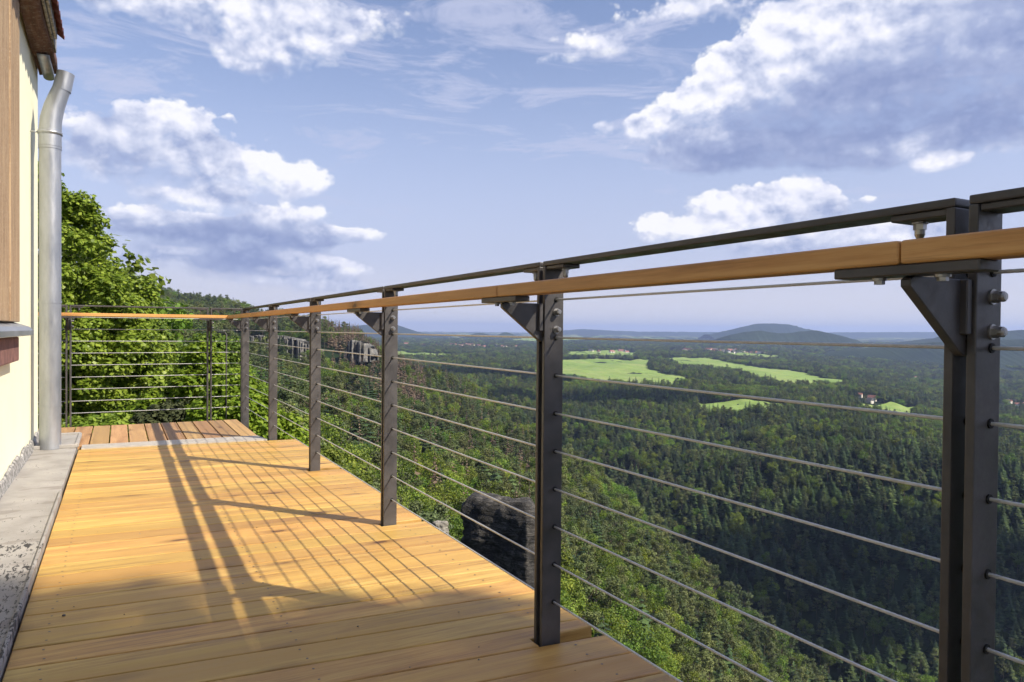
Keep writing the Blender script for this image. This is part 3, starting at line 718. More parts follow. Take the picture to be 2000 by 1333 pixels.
# the tree beside the terrace behind the viewer: it throws the dappled shade on the near boards
SUNV = Vector((.628, -.78, 0)).normalized() * math.cos(R(43.9)); SUNV.z = math.sin(R(43.9))
rs = np.random.default_rng(12); tc = Vector((-1.75, -.25, 0)) + SUNV * 15.5
P = puff_shell(rs, tc, (3.9, 3.9, 3.0), 70, .32, .72) + puff_shell(rs, tc, (2.6, 2.6, 2.0), 17, .55, .85)
limb_tree('shade_tree', (tc.x + .6, tc.y - .5, -16), (tc.x, tc.y, tc.z + 1.6), .3, P, M['broad'], .09, 37000, 'tall leafy tree beside the terrace behind the viewer', seed=6, limbs=30)

# ------------------------------------------------------------------ terrace
ZD = 0.
POSTY = [.685, 2.004, 3.58, 5.19, 6.79, 8.40]
DX0, DX1 = -.29, 1.415; SL = -math.tan(R(5.0))
bm = bmesh.new(); BW = .143; GAP = .006
def board(bm, pts, z0, z1, bev=.004):
    sub = bmesh.new(); fs = prism(sub, pts, 'z', z0, z1)
    es = [e for e in sub.edges if all(abs(v.co.z - z1) < 1e-6 for v in e.verts)]
    bmesh.ops.recalc_face_normals(sub, faces=sub.faces)
    bmesh.ops.bevel(sub, geom=es, offset=bev, segments=2, affect='EDGES', profile=.5)
    mp = {v: bm.verts.new(v.co) for v in sub.verts}
    for f in sub.faces: bm.faces.new([mp[v] for v in f.verts])
    sub.free()
y = -1.9; rb = random.Random(5)
def yl(yc, x): return yc + SL * (x - 1.2)      # board edge line through (1.2, yc)
while y < 6.60:
    w = BW; y1 = y + w; endY = 6.80
    jx = rb.uniform(-.003, .003); jz = rb.uniform(-.0008, .0008); XN = 1.176; XE = DX1 + jx
    lo = [(DX0, yl(y, DX0))]; hi = [(DX0, yl(y1, DX0))]
    cut = [(p - .030, p + .029) for p in POSTY if p + .029 > yl(y, XE) and p - .030 < yl(y1, XN)]
    if not cut: mid = [(XE, yl(y, XE)), (XE, yl(y1, XE))]
    else:
        a0, a1 = cut[0]; below = a0 - yl(y, XN) > .015; above = yl(y1, XE) - a1 > .015
        mid = [(XE, yl(y, XE)), (XE, a0), (XN, a0)] if below else [(XN, yl(y, XN))]
        mid += [(XN, a1), (XE, a1), (XE, yl(y1, XE))] if above else [(XN, yl(y1, XN))]
    pts = lo + mid + hi
    board(bm, pts, ZD - .044 + jz, ZD + jz)
    y = y1 + GAP
nf = len(bm.faces); yy = -1.9
while yy < 6.6:
    for xs in (-.2, .5, 1.28):
        for q in (.035, .108):
            cx, cy_ = xs + rb.uniform(-.006, .006), yl(yy + q, xs)
            if xs > 1.2 and min(abs(cy_ - p) for p in POSTY) < .06: continue
            vs_ = [bm.verts.new((cx + .0042 * math.cos(a), cy_ + .0042 * math.sin(a), ZD + .0014)) for a in np.linspace(0, 6.2832, 9)[:-1]]; bm.faces.new(vs_)
    yy += BW + GAP
for f in list(bm.faces)[nf:]: f.material_index = 1
deck = from_bm('deck', bm, [M['deck'], M['screw']]); tag(deck, kind='structure')
# screws in the boards
# old part beyond the metal strip
bm = bmesh.new(); x = -.98; 
while x < 1.06:
    board(bm, [(x, 7.05 + .03 * (1.1 - x)), (x + .142, 7.05 + .03 * (1.1 - x)), (x + .142, 8.44), (x, 8.44)], ZD - .03, ZD + .003); x += .152
tag(from_bm('far_deck', bm, M['deck_old']), kind='structure')
bm = bmesh.new()
A = [(-.27, 6.865), (1.12, 6.735), (1.17, 6.76), (1.13, 7.035), (-.27, 7.08)]
prism(bm, A, 'z', -.02, .010); tag(from_bm('metal_threshold', bm, M['flash']), kind='structure')
# carrying beams under the deck
bm = bmesh.new()
for xx, ye in ((-.2, 8.3), (.5, 8.3), (1.28, 6.6), (.98, 8.3)): box(bm, xx - .05, xx + .05, -1.9 if xx != .98 else 6.9, ye, -.26, -.05)
for yy in (0.2, 1.9, 3.5, 5.1, 6.7, 8.3): box(bm, -.9, 1.17, yy - .05, yy + .05, -.46, -.262)
tag(from_bm('deck_beams', bm, M['beam']), kind='structure')
bm = bmesh.new(); box(bm, -8, 1.05, -8, 8.4, -4.5, -.47); tag(from_bm('rock_base', bm, M['cliff']), kind='structure')

# sheet-metal strip along the wall
bm = bmesh.new(); box(bm, -.62, -.305, -2, 6.86, -.10, .018, .003)
box(bm, -.309, -.296, -2, 5.05, -.10, .034, .002)
tag(from_bm('roof_sheet_strip', bm, M['sheet']), kind='structure')
bm = bmesh.new(); box(bm, -.60, -.305, 6.862, 7.55, -.1, .04, .006); box(bm, -.60, -.30, 6.86, 6.885, .02, .05, .004); box(bm, -.315, -.29, 6.88, 7.55, .02, .055, .004); box(bm, -.60, -.30, 7.53, 7.56, .02, .06, .004)
tag(from_bm('upstand_sheet', bm, M['sheet']), kind='structure')

# ------------------------------------------------------------------ house at the left
house = empty('yellow_house', (-.62, 4.5, 0), 0, 'pale yellow rendered house wall with tiled eave at the left edge', 'house')
def ch(name, bm, mat, smooth=False, parent=house):
    o = from_bm(name, bm, mat, parent, smooth); o.location = (.62, -4.5, 0) if parent is house else (0, 0, 0); return o
bm = bmesh.new(); box(bm, -7.5, -.62, -6, 7.52, -.4, 3.33)
bmesh.ops.subdivide_edges(bm, edges=[e for e in bm.edges if abs(e.verts[0].co.y - e.verts[1].co.y) > 1], cuts=8)
ch('wall', bm, M['plaster'])
bm = bmesh.new(); pts = []
rr = random.Random(3); n = 70; top = [.085 + rr.uniform(-.02, .03) for _ in range(n)]
for i in range(n - 1):
    y0 = 1.0 + 6.5 * i / (n - 1); y1 = 1.0 + 6.5 * (i + 1) / (n - 1)
    vs = [bm.verts.new(p) for p in ((-.617, y0, top[i]), (-.617, y1, top[i + 1]), (-.603, y1, top[i + 1] - .01), (-.603, y0, top[i] - .01), (-.59, y0, .019), (-.59, y1, .019), (-.617, y0, .0), (-.617, y1, .0))]
    bm.faces.new((vs[0], vs[1], vs[2], vs[3])); bm.faces.new((vs[3], vs[2], vs[5], vs[4]))
bmesh.ops.remove_doubles(bm, verts=bm.verts, dist=.0005)
o = ch('membrane_upstand', bm, M['membrane'])
# timber window surround, sill and stone beneath
bm = bmesh.new(); box(bm, -.63, -.585, 5.30, 5.86, 1.03, 3.15, .004); ww = ch('window_surround', bm, M['timber'])
bm = bmesh.new(); box(bm, -.63, -.572, 4.2, 5.29, 1.03, 3.15, .004); box(bm, -.63, -.566, 5.22, 5.296, 1.03, 3.15, .004); ch('window_shutter', bm, M['timber'])
bm = bmesh.new(); prism(bm, [(-.63, 1.032), (-.54, 1.0), (-.515, .975), (-.515, .945), (-.53, .94), (-.63, .955)], 'y', 4.1, 5.95); ch('window_sill', bm, M['zinc'])
bm = bmesh.new(); box(bm, -.63, -.565, 4.2, 5.62, .78, .935, .01, 2); ch('sill_stone', bm, M['redstone'])
# eave
bm = bmesh.new(); nseg = 60
for xa, xb, za, zb, ye in ((-.605, -.475, 3.17, 3.33, 7.50),):
    rings = []
    for i in range(nseg + 1):
        yy = -4 + (ye + 4) * i / nseg; q = lambda s: .016 * mnoise.noise(Vector((s * 3.1, yy * 1.7, 4)))
        rings.append([bm.verts.new(p) for p in ((xa + q(1), yy, za + q(2)), (xb + q(3), yy, za + .03 + q(4)), (xb + q(5), yy, zb), (xa, yy, zb))])
    for a, b_ in zip(rings, rings[1:]):
        for k in range(4): bm.faces.new((a[k], a[(k + 1) % 4], b_[(k + 1) % 4], b_[k]))
    bm.faces.new(rings[0]); bm.faces.new(rings[-1][::-1])
ch('eave_beam', bm, M['rafter'], True)
bm = bmesh.new(); yy = -3.9
for i, (x0, yend) in enumerate(((-.472, 7.05), (-.448, 6.75))):
    box(bm, x0, x0 + .02, -4, yend, 3.24 + i * .012, 3.36, .003)
ch('eave_boards', bm, M['membrane'])
bm = bmesh.new()
yy = -3.8; k = 0
while yy < 6.75:
    for c_ in range(5):
        xo = -.385 - c_ * .26; zo = 3.30 + c_ * .2; yshift = 0
        n = 7; a0 = [(yy + .17 * j / (n - 1) * 1.02, .022 * math.sin(math.pi * 2 * j / (n - 1) + .6)) for j in range(n)]
        t_, b_ = [], []
        for (py, pz) in a0:
            t_.append((xo, py, zo + pz + .02)); b_.append((xo - .33, py, zo + pz + .27))
        v0 = [bm.verts.new(p) for p in t_]; v1 = [bm.verts.new(p) for p in b_]; v2 = [bm.verts.new((p[0], p[1], p[2] - .018)) for p in t_]; v3 = [bm.verts.new((p[0], p[1], p[2] - .018)) for p in b_]
        for j in range(n - 1):
            bm.faces.new((v0[j], v0[j + 1], v1[j + 1], v1[j])); bm.faces.new((v2[j + 1], v2[j], v3[j], v3[j + 1])); bm.faces.new((v0[j + 1], v0[j], v2[j], v2[j + 1]))
        bm.faces.new((v0[0], v1[0], v3[0], v2[0])); bm.faces.new((v0[-1], v2[-1], v3[-1], v1[-1]))
    yy += .175
    k += 1
ch('roof_tiles', bm, M['tile'], False)
bm = bmesh.new(); prism(bm, [(-.60, 3.34), (-.42, 3.34), (-1.9, 4.5), (-7.6, 4.5), (-7.6, 3.2)], 'y', -4, 6.7); ch('roof', bm, M['rafter'])
bm = bmesh.new()
pr = [(-.535 + .045 * math.cos(a), 3.168 + .032 * math.sin(a)) for a in np.linspace(math.pi, 2 * math.pi, 10)]
for (u0, w0), (u1, w1) in zip(pr, pr[1:]): bm.faces.new([bm.verts.new(p) for p in ((u0, 6.9, w0), (u1, 6.9, w1), (u1, 7.5, w1), (u0, 7.5, w0))])
bm.faces.new([bm.verts.new((u, 6.9, w_)) for u, w_ in pr])
bmesh.ops.remove_doubles(bm, verts=bm.verts, dist=.0005); ch('gutter', bm, M['zinc'], True)

# downpipe
PXp, PYp, PR = -.486, 6.90, .077
pipe = empty('downpipe', (PXp, PYp, 0), 0, 'galvanised rain downpipe with bent top standing by the yellow wall', 'downpipe')
def pp(name, bm, mat, smooth=True, par=pipe): return from_bm(name, bm, mat, par, smooth)
bm = bmesh.new(); tube(bm, [(0, 0, z) for z in (.02, .9, 1.18, 1.2, 2.0, 2.5)], PR, 28, False); pp('pipe', bm, M['zinc'])
bm = bmesh.new(); pth = [(0, 0, 2.44), (0, 0, 2.56), (.006, 0, 2.66), (.028, 0, 2.76), (.060, 0, 2.86), (.085, 0, 2.93)]
tube(bm, pth, [PR + .004, PR + .003, PR, PR - .004, PR - .010, PR - .014], 28, False)
pp('elbow', bm, M['zinc'])
bm = bmesh.new(); tube(bm, [(.078, 0, 2.90), (.108, 0, 3.045)], [PR - .010, PR - .014], 28, False); pp('top_sleeve', bm, M['zinc'])
bm = bmesh.new(); tube(bm, [(0, 0, 2.535), (0, 0, 2.56)], PR + .009, 28); tube(bm, [(-.15, .0, 2.548), (-.07, 0, 2.548)], .006, 8); pp('wall_clamp', bm, M['zinc'])
for zz in (.36, 1.19, 2.42):
    bm = bmesh.new(); tube(bm, [(0, 0, zz), (0, 0, zz + .018)], PR + .0035, 28, False); pp('pipe_joint', bm, M['zinc'])

# ------------------------------------------------------------------ railing
H = 1.222; TK = .015; FWd = .070; XI = 1.187; XO = XI + FWd
WIRE = [.13 + .1213 * k for k in range(9)]
def strand_mesh(L, r=.0033, ns=6, pitch=.055, step=.006, sides=5):
    n = int(L / step) + 1; V = []; Fc = []; s = np.linspace(0, L, n)
    for k in range(ns):
        ph = 2 * math.pi * k / ns; cx = r * .62 * np.cos(2 * math.pi * s / pitch + ph); cz = r * .62 * np.sin(2 * math.pi * s / pitch + ph); o = len(V)
        for i in range(n):
            for q in range(sides):
                a = 2 * math.pi * q / sides; V.append((cx[i] + r * .42 * math.cos(a), s[i], cz[i] + r * .42 * math.sin(a)))
        for i in range(n - 1):
            for q in range(sides):
                Fc.append((o + i * sides + q, o + i * sides + (q + 1) % sides, o + (i + 1) * sides + (q + 1) % sides, o + (i + 1) * sides + q))
    return from_np('cable', V, Fc, M['cable'], smooth=True, obj=False)
CAB_F = strand_mesh(1.0); CAB_C = strand_mesh(1.0, step=.014, sides=4)
bm = bmesh.new(); tube(bm, [(0, 0, 0), (0, .004, 0)], .008, 14); BORE = bpy.data.meshes.new('bore'); bmesh.ops.recalc_face_normals(bm, faces=bm.faces); bm.to_mesh(BORE); bm.free(); BORE.materials.append(M['bore'])

def panel(y0, y1, label, fine=False, rot=False, base=-.02, left_drop=None, x_off=0., group='railing panels'):
    """one bay: flat-bar frame with nine steel cables, along +Y from y0 to y1 (local)"""
    L = y1 - y0
    root = empty('railing_panel', (XI + x_off, y0, 0) if not rot else rot[0], 0 if not rot else rot[1], label, 'railing', group)
    bm = bmesh.new(); box(bm, 0, FWd, 0, L, H - TK, H, .0035, 2); from_bm('top_rail', bm, M['steel'], root)
    for a in (0, L - TK):
        bm = bmesh.new(); box(bm, 0, FWd, a, a + TK, base, H - TK - .0005, .0025, 2)
        s = 1 if a == 0 else -1
        e0, e1 = (TK + .0005, .115) if a == 0 else (L - .115, L - TK - .0005)
        from_bm('post', bm, M['steel'], root)
        bm = bmesh.new(); box(bm, .004, FWd - .004, e0, e1, H - TK - .012, H - TK - .0005, .002); yb = e0 + .065 if a == 0 else e1 - .065
        from_bm('corner_plate', bm, M['steel'], root)
        bm = bmesh.new(); cx = FWd / 2
        tube(bm, [(cx, yb, H - TK - .0125), (cx, yb, H - TK - .016)], .013, 14); tube(bm, [(cx, yb, H - TK - .016), (cx, yb, H - TK - .026)], .0105, 6)
        tube(bm, [(cx, yb, H - TK - .026), (cx, yb, H - TK - .034), (cx, yb, H - TK - .040), (cx, yb, H - TK - .043)], [.0085, .0085, .006, .001], 12); from_bm('cap_nut', bm, M['inox'], root, False)
    for wz in WIRE:
        c = bpy.data.objects.new('cable', CAB_F if fine else CAB_C); COL.objects.link(c); c.parent = root; c.location = (.043, .002, wz); c.scale = (1, L - .004, 1)
        if fine:
            if wz in WIRE:
                for yy in (-.0015, L - TK - .0025):
                    h = bpy.data.objects.new('cable_hole', BORE); COL.objects.link(h); h.parent = root; h.location = (.043, yy, wz)
    return root
names = ['nearest railing panel cut by the right picture edge', 'large railing panel between the two nearest black posts',
         'railing panel between the second and third posts from the right', 'railing panel between the third and fourth posts, on the sunlit deck edge',
         'railing panel ending at the post beside the pale metal strip', 'last panel of the long railing before the corner']
ys = [-.95] + POSTY; G = .0105
for i in range(6):
    panel(ys[i] + G, ys[i + 1] - (G if i < 5 else 0), names[i], fine=(i < 4), base=-.24)
    
# the far railing (runs across)
FY = 8.50
def across(xa, xb, label):
    return panel(0, xb - xa, label, rot=((xb, FY, 0), R(90)), base=-.24, group='far railing panels')
across(.875, XI + .02, 'narrow far railing piece next to the corner')
across(-.435, .855, 'wide far railing panel in front of the linden, right of the downpipe')
across(-1.75, -.455, 'far railing panel partly hidden by downpipe and wall')
# bent rod outside the corner
bm = bmesh.new(); x0, y0_, _ = W(424, 8.3, z=0); x1, y1_, _ = W(442, 8.25, z=0)
tube(bm, [(x0, y0_, .955), (x0 + (x1 - x0) * .85, y0_ + (y1_ - y0_) * .85, .955), (x1, y1_, .93), (x1, y1_, -.3)], .008, 8)
tag(from_bm('bent_rod', bm, M['steel'], None, True), 'thin dark bent rod standing outside the railing corner', 'rod')

# brackets
def bracket(loc, rz, label, i=0, group='handrail brackets'):
    root = empty('handrail_bracket', loc, rz, label, 'bracket', group)
    bm = bmesh.new(); fs = prism(bm, [(.066, 1.088), (-.134, 1.088), (-.142, 1.083), (-.142, 1.072), (-.012, .972), (.0, .966), (.066, .966)], 'y', -.0085, .0085)
    bmesh.ops.bevel(bm, geom=bm.edges[:], offset=.0015, segments=1, affect='EDGES'); from_bm('gusset', bm, M['steel'], root)
    # cheek plate facing the viewer where the gusset meets the posts
    bm = bmesh.new(); box(bm, -.0155, -.001, -.02, .02, 1.0, 1.088, .002); from_bm('cheek_plate', bm, M['steel'], root)
    bm = bmesh.new(); box(bm, -.156, -.106, -.115, .115, 1.0885, 1.1045, .002); from_bm('support_plate', bm, M['steel'], root)
    for q in (-.05, .05):
        bm = bmesh.new(); tube(bm, [(-.131, q, 1.088), (-.131, q, 1.084)], .011, 12); tube(bm, [(-.131, q, 1.084), (-.131, q, 1.078)], .008, 6); from_bm('screw', bm, M['inox'], root)
    for z in (1.061, 1.005):
        bm = bmesh.new(); o = -.0255
        tube(bm, [(.043, o - .0002, z), (.043, o - .003, z)], .0125, 18); tube(bm, [(.043, o - .003, z), (.043, o - .012, z)], .0098, 6)
        tube(bm, [(.043, o - .012, z), (.043, o - .018, z), (.043, o - .021, z)], [.0085, .0085, .006], 14)
        tube(bm, [(.043, o - .0205, z), (.043, o - .0215, z)], .004, 6); from_bm('bolt', bm, M['inox'], root)
    return root
bl = ['bracket under the handrail on the nearest post pair', 'bracket under the handrail on the second post from the right', 'bracket on the third post from the right, seen against blue hills',
      'bracket on the fourth post from the right', 'bracket on the post beside the pale metal strip', 'bracket on the last post before the railing corner']
for i, yy in enumerate(POSTY): bracket((XI, yy, 0), 0, bl[i])
for xx, lb in ((.865, 'bracket on the far railing post next to the corner'), (-.445, 'bracket on the far railing post right of the downpipe')):
    bracket((xx, FY, 0), R(90), lb)

# wooden handrail lengths
def handrail(pts, label, end0=0, end1=0):
    """length from y=a to y=b at x range, local frame"""
    pass
HX0, HX1, HZ0, HZ1 = 1.028, 1.084, 1.105, 1.141
hy = [-1.0] + POSTY[:-1] + [8.36]
hl = ['nearest wooden handrail length running out of the right edge', 'wooden handrail length between the two nearest posts', 'wooden handrail length between the second and third posts from the right',
      'wooden handrail length between the third and fourth posts from the right', 'wooden handrail length ending beside the pale metal strip', 'mitred wooden handrail length ending at the corner']
for i in range(6):
    bm = bmesh.new(); a = hy[i] + .0012; b_ = hy[i + 1] - .0012
    if i == 5:
        prism(bm, [(HX0, a), (HX1, a), (HX1, 8.432), (HX0, 8.362)], 'z', HZ0, HZ1)
        bmesh.ops.bevel(bm, geom=bm.edges[:], offset=.006, segments=2, affect='EDGES')
    else: box(bm, HX0, HX1, a, b_, HZ0, HZ1, .006, 3)
    tag(from_bm('handrail', bm, M['handrail']), hl[i], 'handrail', 'handrail lengths along the terrace edge')
bm = bmesh.new(); prism(bm, [(-1.8, 8.362), (HX0 - .002, 8.362), (HX1 - .002, 8.432), (-1.8, 8.432)], 'z', HZ0, HZ1)
bmesh.ops.bevel(bm, geom=bm.edges[:], offset=.006, segments=2, affect='EDGES')
M['handrail_x'] = wood_mat('handrail_larch_across', (.38, .18, .06), (.56, .29, .10), (.66, .38, .15), 'x', .45, False, .08)
tag(from_bm('handrail', bm, M['handrail_x']), 'long wooden handrail of the far railing in front of the linden', 'handrail')

# pebbles / litter on the boards
bm = bmesh.new(); rr = random.Random(8)
def peb(x, y, r_):
    s = bmesh.new(); bmesh.ops.create_icosphere(s, subdivisions=1, radius=r_)
    mp = {v: bm.verts.new((x + v.co.x * rr.uniform(.7, 1.3), y + v.co.y * rr.uniform(.7, 1.3), v.co.z * .6 + r_ * .45)) for v in s.verts}
    for f in s.faces: bm.faces.new([mp[v] for v in f.verts])
    s.free()
for k in range(46): peb(rr.uniform(-.25, 1.2), rr.uniform(1.3, 4.5), rr.uniform(.0015, .004))
peb(*W(124, 2.5, 0)[:2], .007)
tag(from_bm('grit', bm, M['stone']), 'tiny loose grit scattered on the near boards', 'grit', kind='stuff')

# ------------------------------------------------------------------ unseen clouds added overhead behind the viewer to shade parts of the valley
m, t, b, co = material('unseen_cloud_white', (.9, .9, .92), 1., 0, 0.); M['unseen_cloud'] = m
def unseen_cloud(ppx, zc_, ra, rb, seed, label, alt=1500):
    x, y, z = W(ppx, zc_, -110); k = alt / SUNV.z; c = Vector((x, y, -110)) + SUNV * k
    bm = bmesh.new(); rs = random.Random(seed)
    for q in range(26):
        a = rs.uniform(0, 6.28); f = rs.uniform(0, 1) ** .6; r_ = min(ra, rb) * rs.uniform(.28, .5)
        lx = (ra - r_ * .7) * f * math.cos(a); lz = (rb - r_ * .7) * f * math.sin(a)
        mt = Matrix.Translation((lx * CT + lz * ST, lz * CT - lx * ST, rs.uniform(-.1, .5) * r_)) @ Matrix.Diagonal((r_, r_, r_ * .7, 1))
        bmesh.ops.create_icosphere(bm, subdivisions=3, radius=1, matrix=mt)
    for v in bm.verts: v.co += v.co.normalized() * mnoise.fractal(v.co * (3.5 / min(ra, rb)) + Vector((seed, 0, 0)), 1, 2, 4) * min(ra, rb) * .12
    o = from_bm('unseen_cloud', bm, M['unseen_cloud'], smooth=True, loc=c); tag(o, label, 'unseen_cloud')
unseen_cloud(1800, 455, 165, 75, 1, 'flat white cloud added high behind the viewer to shade the opposite slope')
unseen_cloud(1150, 1080, 190, 90, 2, 'white cloud added behind the viewer to shade the wooded valley before the fields')
unseen_cloud(900, 1500, 260, 170, 3, 'white cloud added behind the viewer to shade the dark wood left of the fields')
# ------------------------------------------------------------------ haze
bm = bmesh.new(); box(bm, -24000, 24000, -24000, 24000, ZMIN - 5, 240)
mz = bpy.data.materials.new('haze_air'); mz.use_nodes = True; t = NT(mz.node_tree); t.n.remove(t.n['Principled BSDF'])
pv = t.new('ShaderNodeVolumePrincipled'); pv.inputs['Color'].default_value = (.47, .61, .98, 1); pv.inputs['Density'].default_value = 6.8e-5; pv.inputs['Anisotropy'].default_value = .1
t.l.new(pv.outputs[0], t.n['Material Output'].inputs['Volume'])
hz = from_bm('haze', bm, mz); tag(hz, kind='stuff')

# ------------------------------------------------------------------ world
wd = bpy.data.worlds.new('World'); sc.world = wd; wd.use_nodes = True
t = NT(wd.node_tree); bg = t.n['Background']
sky = t.new('ShaderNodeTexSky', sky_type='NISHITA'); sky.sun_disc = False; sky.sun_elevation = R(43.9); sky.sun_rotation = math.atan2(.628, -.78)
sky.air_density = 1.; sky.dust_density = 1.2; sky.ozone_density = 2.5; sky.altitude = 300
tc_ = t.new('ShaderNodeTexCoord'); d = tc_.outputs['Generated']
sp = t.new('ShaderNodeSeparateXYZ'); t.l.new(d, sp.inputs[0])
az = t.math('ARCTAN2', sp.outputs[0], sp.outputs[1]); el = t.math('ARCSINE', sp.outputs[2])
cb = t.new('ShaderNodeCombineXYZ'); t.l.new(az, cb.inputs[0]); t.l.new(el, cb.inputs[1]); P0 = cb.outputs[0]
warp = t.new('ShaderNodeTexNoise'); t.l.new(P0, warp.inputs[0]); warp.inputs['Scale'].default_value = 9; warp.inputs['Detail'].default_value = 4
P = t.vmath('ADD', P0, t.vmath('MULTIPLY', t.vmath('SUBTRACT', warp.outputs['Color'], (.5, .5, .5)), (.05, .03, 0)))
def ae(px, y):
    a = math.atan((px - 1000) / F); e = math.atan((horizon(px) - y) / F * math.cos(a)); return a + TH, e
# px, row, half width, half height, weight, brightness of the cloud there
CL = [(300,290,185,78,1.05,.60),(325,245,80,42,1.1,.92),(215,300,90,45,.8,.6),(400,320,80,30,.6,.5),
 (525,345,110,38,1.2,1.0),(490,328,50,28,1.1,1.05),(600,370,50,18,1.0,.95),
 (325,382,60,18,.95,.9),(430,388,70,26,1.0,.85),(300,425,100,24,1.0,.85),(560,425,90,28,1.05,.92),(660,462,75,17,1.0,.9),
 (450,462,230,32,1.2,.16),(340,490,85,12,.85,.75),(570,500,75,14,.9,.8),(470,518,220,24,.95,.16),(640,524,80,20,1.05,.88),(630,552,80,16,1.0,.8),(560,560,240,22,.7,.5),
 (420,0,330,58,1.15,.85),(520,70,150,70,1.1,.80),(300,20,160,26,.8,.7),(480,115,70,22,.8,.75),
 (1270,240,42,32,1.1,1.0),(1340,205,60,36,1.1,1.0),(1330,285,100,50,1.0,.42),(1430,170,90,80,1.1,.95),(1530,110,130,75,1.1,.98),(1620,50,170,60,1.0,.85),
 (1600,200,200,75,1.3,.22),(1720,150,180,90,1.3,.28),(1900,100,180,120,1.3,.30),(1950,230,200,60,1.2,.18),(1480,300,190,36,1.2,.2),(1680,300,160,34,1.1,.3),
 (1790,285,70,30,1.05,.9),(1840,322,70,18,1.0,.95),(1700,60,120,70,1.0,.9),(1980,280,80,26,.7,.8),
 (1530,382,95,34,1.15,.85),(1420,405,75,34,1.15,.98),(1600,405,70,30,1.1,.8),(1520,425,130,24,1.1,.6),(1280,452,60,34,1.1,1.0),(1390,450,100,24,1.05,.9),(1600,475,260,34,1.0,.6),(1770,455,75,26,1.05,.9),(1700,390,24,10,.8,.9),
 (1150,95,110,32,.75,.75),(1080,125,60,18,.6,.75),(1260,40,120,34,.65,.72),(1400,20,140,36,.75,.75),
 (560,262,70,10,.42,.6),(450,228,14,8,.6,.7),(1190,250,45,22,.5,.6),(150,610,600,16,.35,.55),(2150,560,300,40,.5,.6),
 (2400,250,250,120,1.2,.5),(-300,250,250,130,1.1,.6),(3200,300,500,140,1.1,.6),(-900,200,400,120,1.,.6)]
acc = None
for (px_, y_, rx, ry, w_, tone) in CL:
    a0, e0 = ae(px_, y_); a1, _ = ae(px_ + rx, y_); _, e1 = ae(px_, y_ - ry)
    ra = max(.004, a1 - a0); re = max(.003, e1 - e0)
    src_ = P if acc is None else t.vmath('MULTIPLY_ADD', acc, (1e-9, 1e-9, 1e-9), P)
    ra *= 1.12; re *= 1.15
    q = t.vmath('MULTIPLY_ADD', src_, (1 / ra, 1 / re, 0), (-a0 / ra, -e0 / re, 0))
    r2 = t.vmath('DOT_PRODUCT', q, q)
    w = t.math('MAXIMUM', t.math('MULTIPLY_ADD', r2, -.75 * w_, 1.35 * w_), 0.)
    w = t.math('MULTIPLY', w, w)
    sy = t.new('ShaderNodeSeparateXYZ'); t.l.new(q, sy.inputs[0])
    cv_ = t.new('ShaderNodeCombineXYZ'); cv_.inputs[0].default_value = 1; cv_.inputs[1].default_value = tone; t.l.new(sy.outputs[1], cv_.inputs[2])
    acc = t.vmath('MULTIPLY', cv_.outputs[0], w) if acc is None else t.vmath('MULTIPLY_ADD', cv_.outputs[0], w, acc)
sa = t.new('ShaderNodeSeparateXYZ'); t.l.new(acc, sa.inputs[0]); Bsum = sa.outputs[0]
inv = t.math('DIVIDE', 1., t.math('ADD', Bsum, .001))
tone = t.math('MULTIPLY', sa.outputs[1], inv); hrel = t.math('MULTIPLY', sa.outputs[2], inv)
PS = t.mapping(P0, (1, 1.35, 1))
nA = t.noise(PS, 15, 8, .54, .15); nB = t.noise(t.vmath('ADD', PS, (-.008, -.014, 0)), 15, 6, .54, .15)
puffN = t.new('ShaderNodeTexVoronoi', feature='SMOOTH_F1'); t.l.new(t.vmath('ADD', PS, t.vmath('MULTIPLY', warp.outputs['Color'], (.02, .02, 0))), puffN.inputs['Vector']); puffN.inputs['Scale'].default_value = 46; puffN.inputs['Smoothness'].default_value = .35
puffN.inputs['Detail'].default_value = 2; puffN.inputs['Roughness'].default_value = .55
pf = puffN.outputs['Distance']
dens = t.math('ADD', t.math('MINIMUM', Bsum, 1.6), t.math('ADD', t.math('MULTIPLY', t.math('SUBTRACT', nA, .5), 2.6), t.math('MULTIPLY', t.math('SUBTRACT', .42, pf), .8)))
wdt = t.maprange(hrel, -.55, .35, 1.5, .42)
alpha = t.math('DIVIDE', t.math('SUBTRACT', dens, .12), wdt, clamp=True)
alpha = t.math('MULTIPLY', t.math('SMOOTH_MIN', alpha, 1., .3), t.maprange(Bsum, .01, .40))
relief = t.math('MULTIPLY', t.math('SUBTRACT', nA, nB), t.math('MULTIPLY_ADD', tone, 2.6, .5))
lit = t.math('ADD', t.math('ADD', t.math('MULTIPLY', tone, .95), t.math('MULTIPLY', hrel, .20)), t.math('ADD', relief, t.math('MULTIPLY', t.math('SUBTRACT', .45, pf), .25)))
thin = t.maprange(dens, .3, 1.5, .12, 0)
lit = t.math('ADD', lit, thin)
ccol = t.ramp(lit, [(.0, (.25, .31, .53)), (.30, (.37, .43, .64)), (.58, (.60, .64, .80)), (.80, (.80, .81, .92)), (1., (.93, .925, .95))])
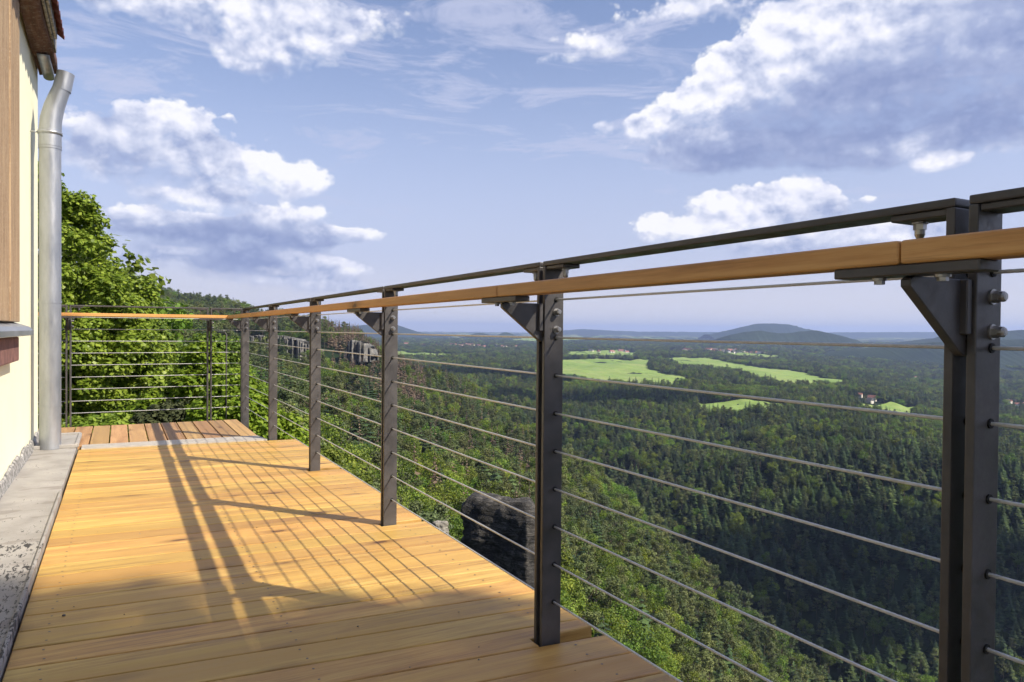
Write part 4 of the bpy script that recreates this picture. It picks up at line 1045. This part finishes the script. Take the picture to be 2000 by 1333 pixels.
veil = t.maprange(t.noise(t.mapping(P0, (1, 4.5, 1), (0, 0, -.12)), 4.5, 8, .66, .8), .40, .64, 0, .75)
low = t.maprange(el, -.02, .45, .95, .12)
sv = t.math('MAXIMUM', veil, low)
SKYK = .088
skyc = t.vmath('MULTIPLY', sky.outputs[0], (SKYK * 1.65, SKYK * 1.55, SKYK * 1.66))
hzn = t.maprange(el, .0, .11, .85, 0)
skyc = t.mix(sv, skyc, rgb((.53, .565, .75)))
skyc = t.mix(hzn, skyc, rgb((.74, .72, .76)))
out = t.mix(t.math('MULTIPLY', alpha, t.maprange(el, .0, .1, .5, 1)), skyc, ccol)
t.l.new(out, bg.inputs['Color']); bg.inputs['Strength'].default_value = .77

# ------------------------------------------------------------------ sun and camera
sl = bpy.data.lights.new('sun', 'SUN'); sl.energy = 5.0; sl.angle = R(.55); sl.color = (1, .90, .74)
so = bpy.data.objects.new('sun', sl); COL.objects.link(so); so.rotation_euler = SUNV.to_track_quat('Z', 'Y').to_euler(); so.location = (4, -6, 8)
cd = bpy.data.cameras.new('camera'); cam = bpy.data.objects.new('camera', cd); COL.objects.link(cam); sc.camera = cam
cd.sensor_width = 36; cd.lens = F / 2000 * 36; cd.clip_start = .05; cd.clip_end = 60000
cam.matrix_world = Matrix.Translation((0, 0, EYE)) @ Matrix.Rotation(-TH, 4, 'Z') @ Matrix.Rotation(R(90) - math.atan(19.9 / F), 4, 'X') @ Matrix.Rotation(R(.5), 4, 'Z')
vs = sc.view_settings; vs.view_transform = 'Standard'; vs.look = 'None'; vs.exposure = .55; vs.gamma = 1
cy = sc.cycles; cy.use_denoising = True; cy.max_bounces = 6; cy.diffuse_bounces = 3; cy.glossy_bounces = 3; cy.transmission_bounces = 3; cy.volume_bounces = 0; cy.transparent_max_bounces = 4
cy.sample_clamp_indirect = 6; cy.use_adaptive_sampling = True; cy.adaptive_threshold = .02; cy.adaptive_min_samples = 20
wd.cycles.sampling_method = 'MANUAL'; wd.cycles.sample_map_resolution = 512
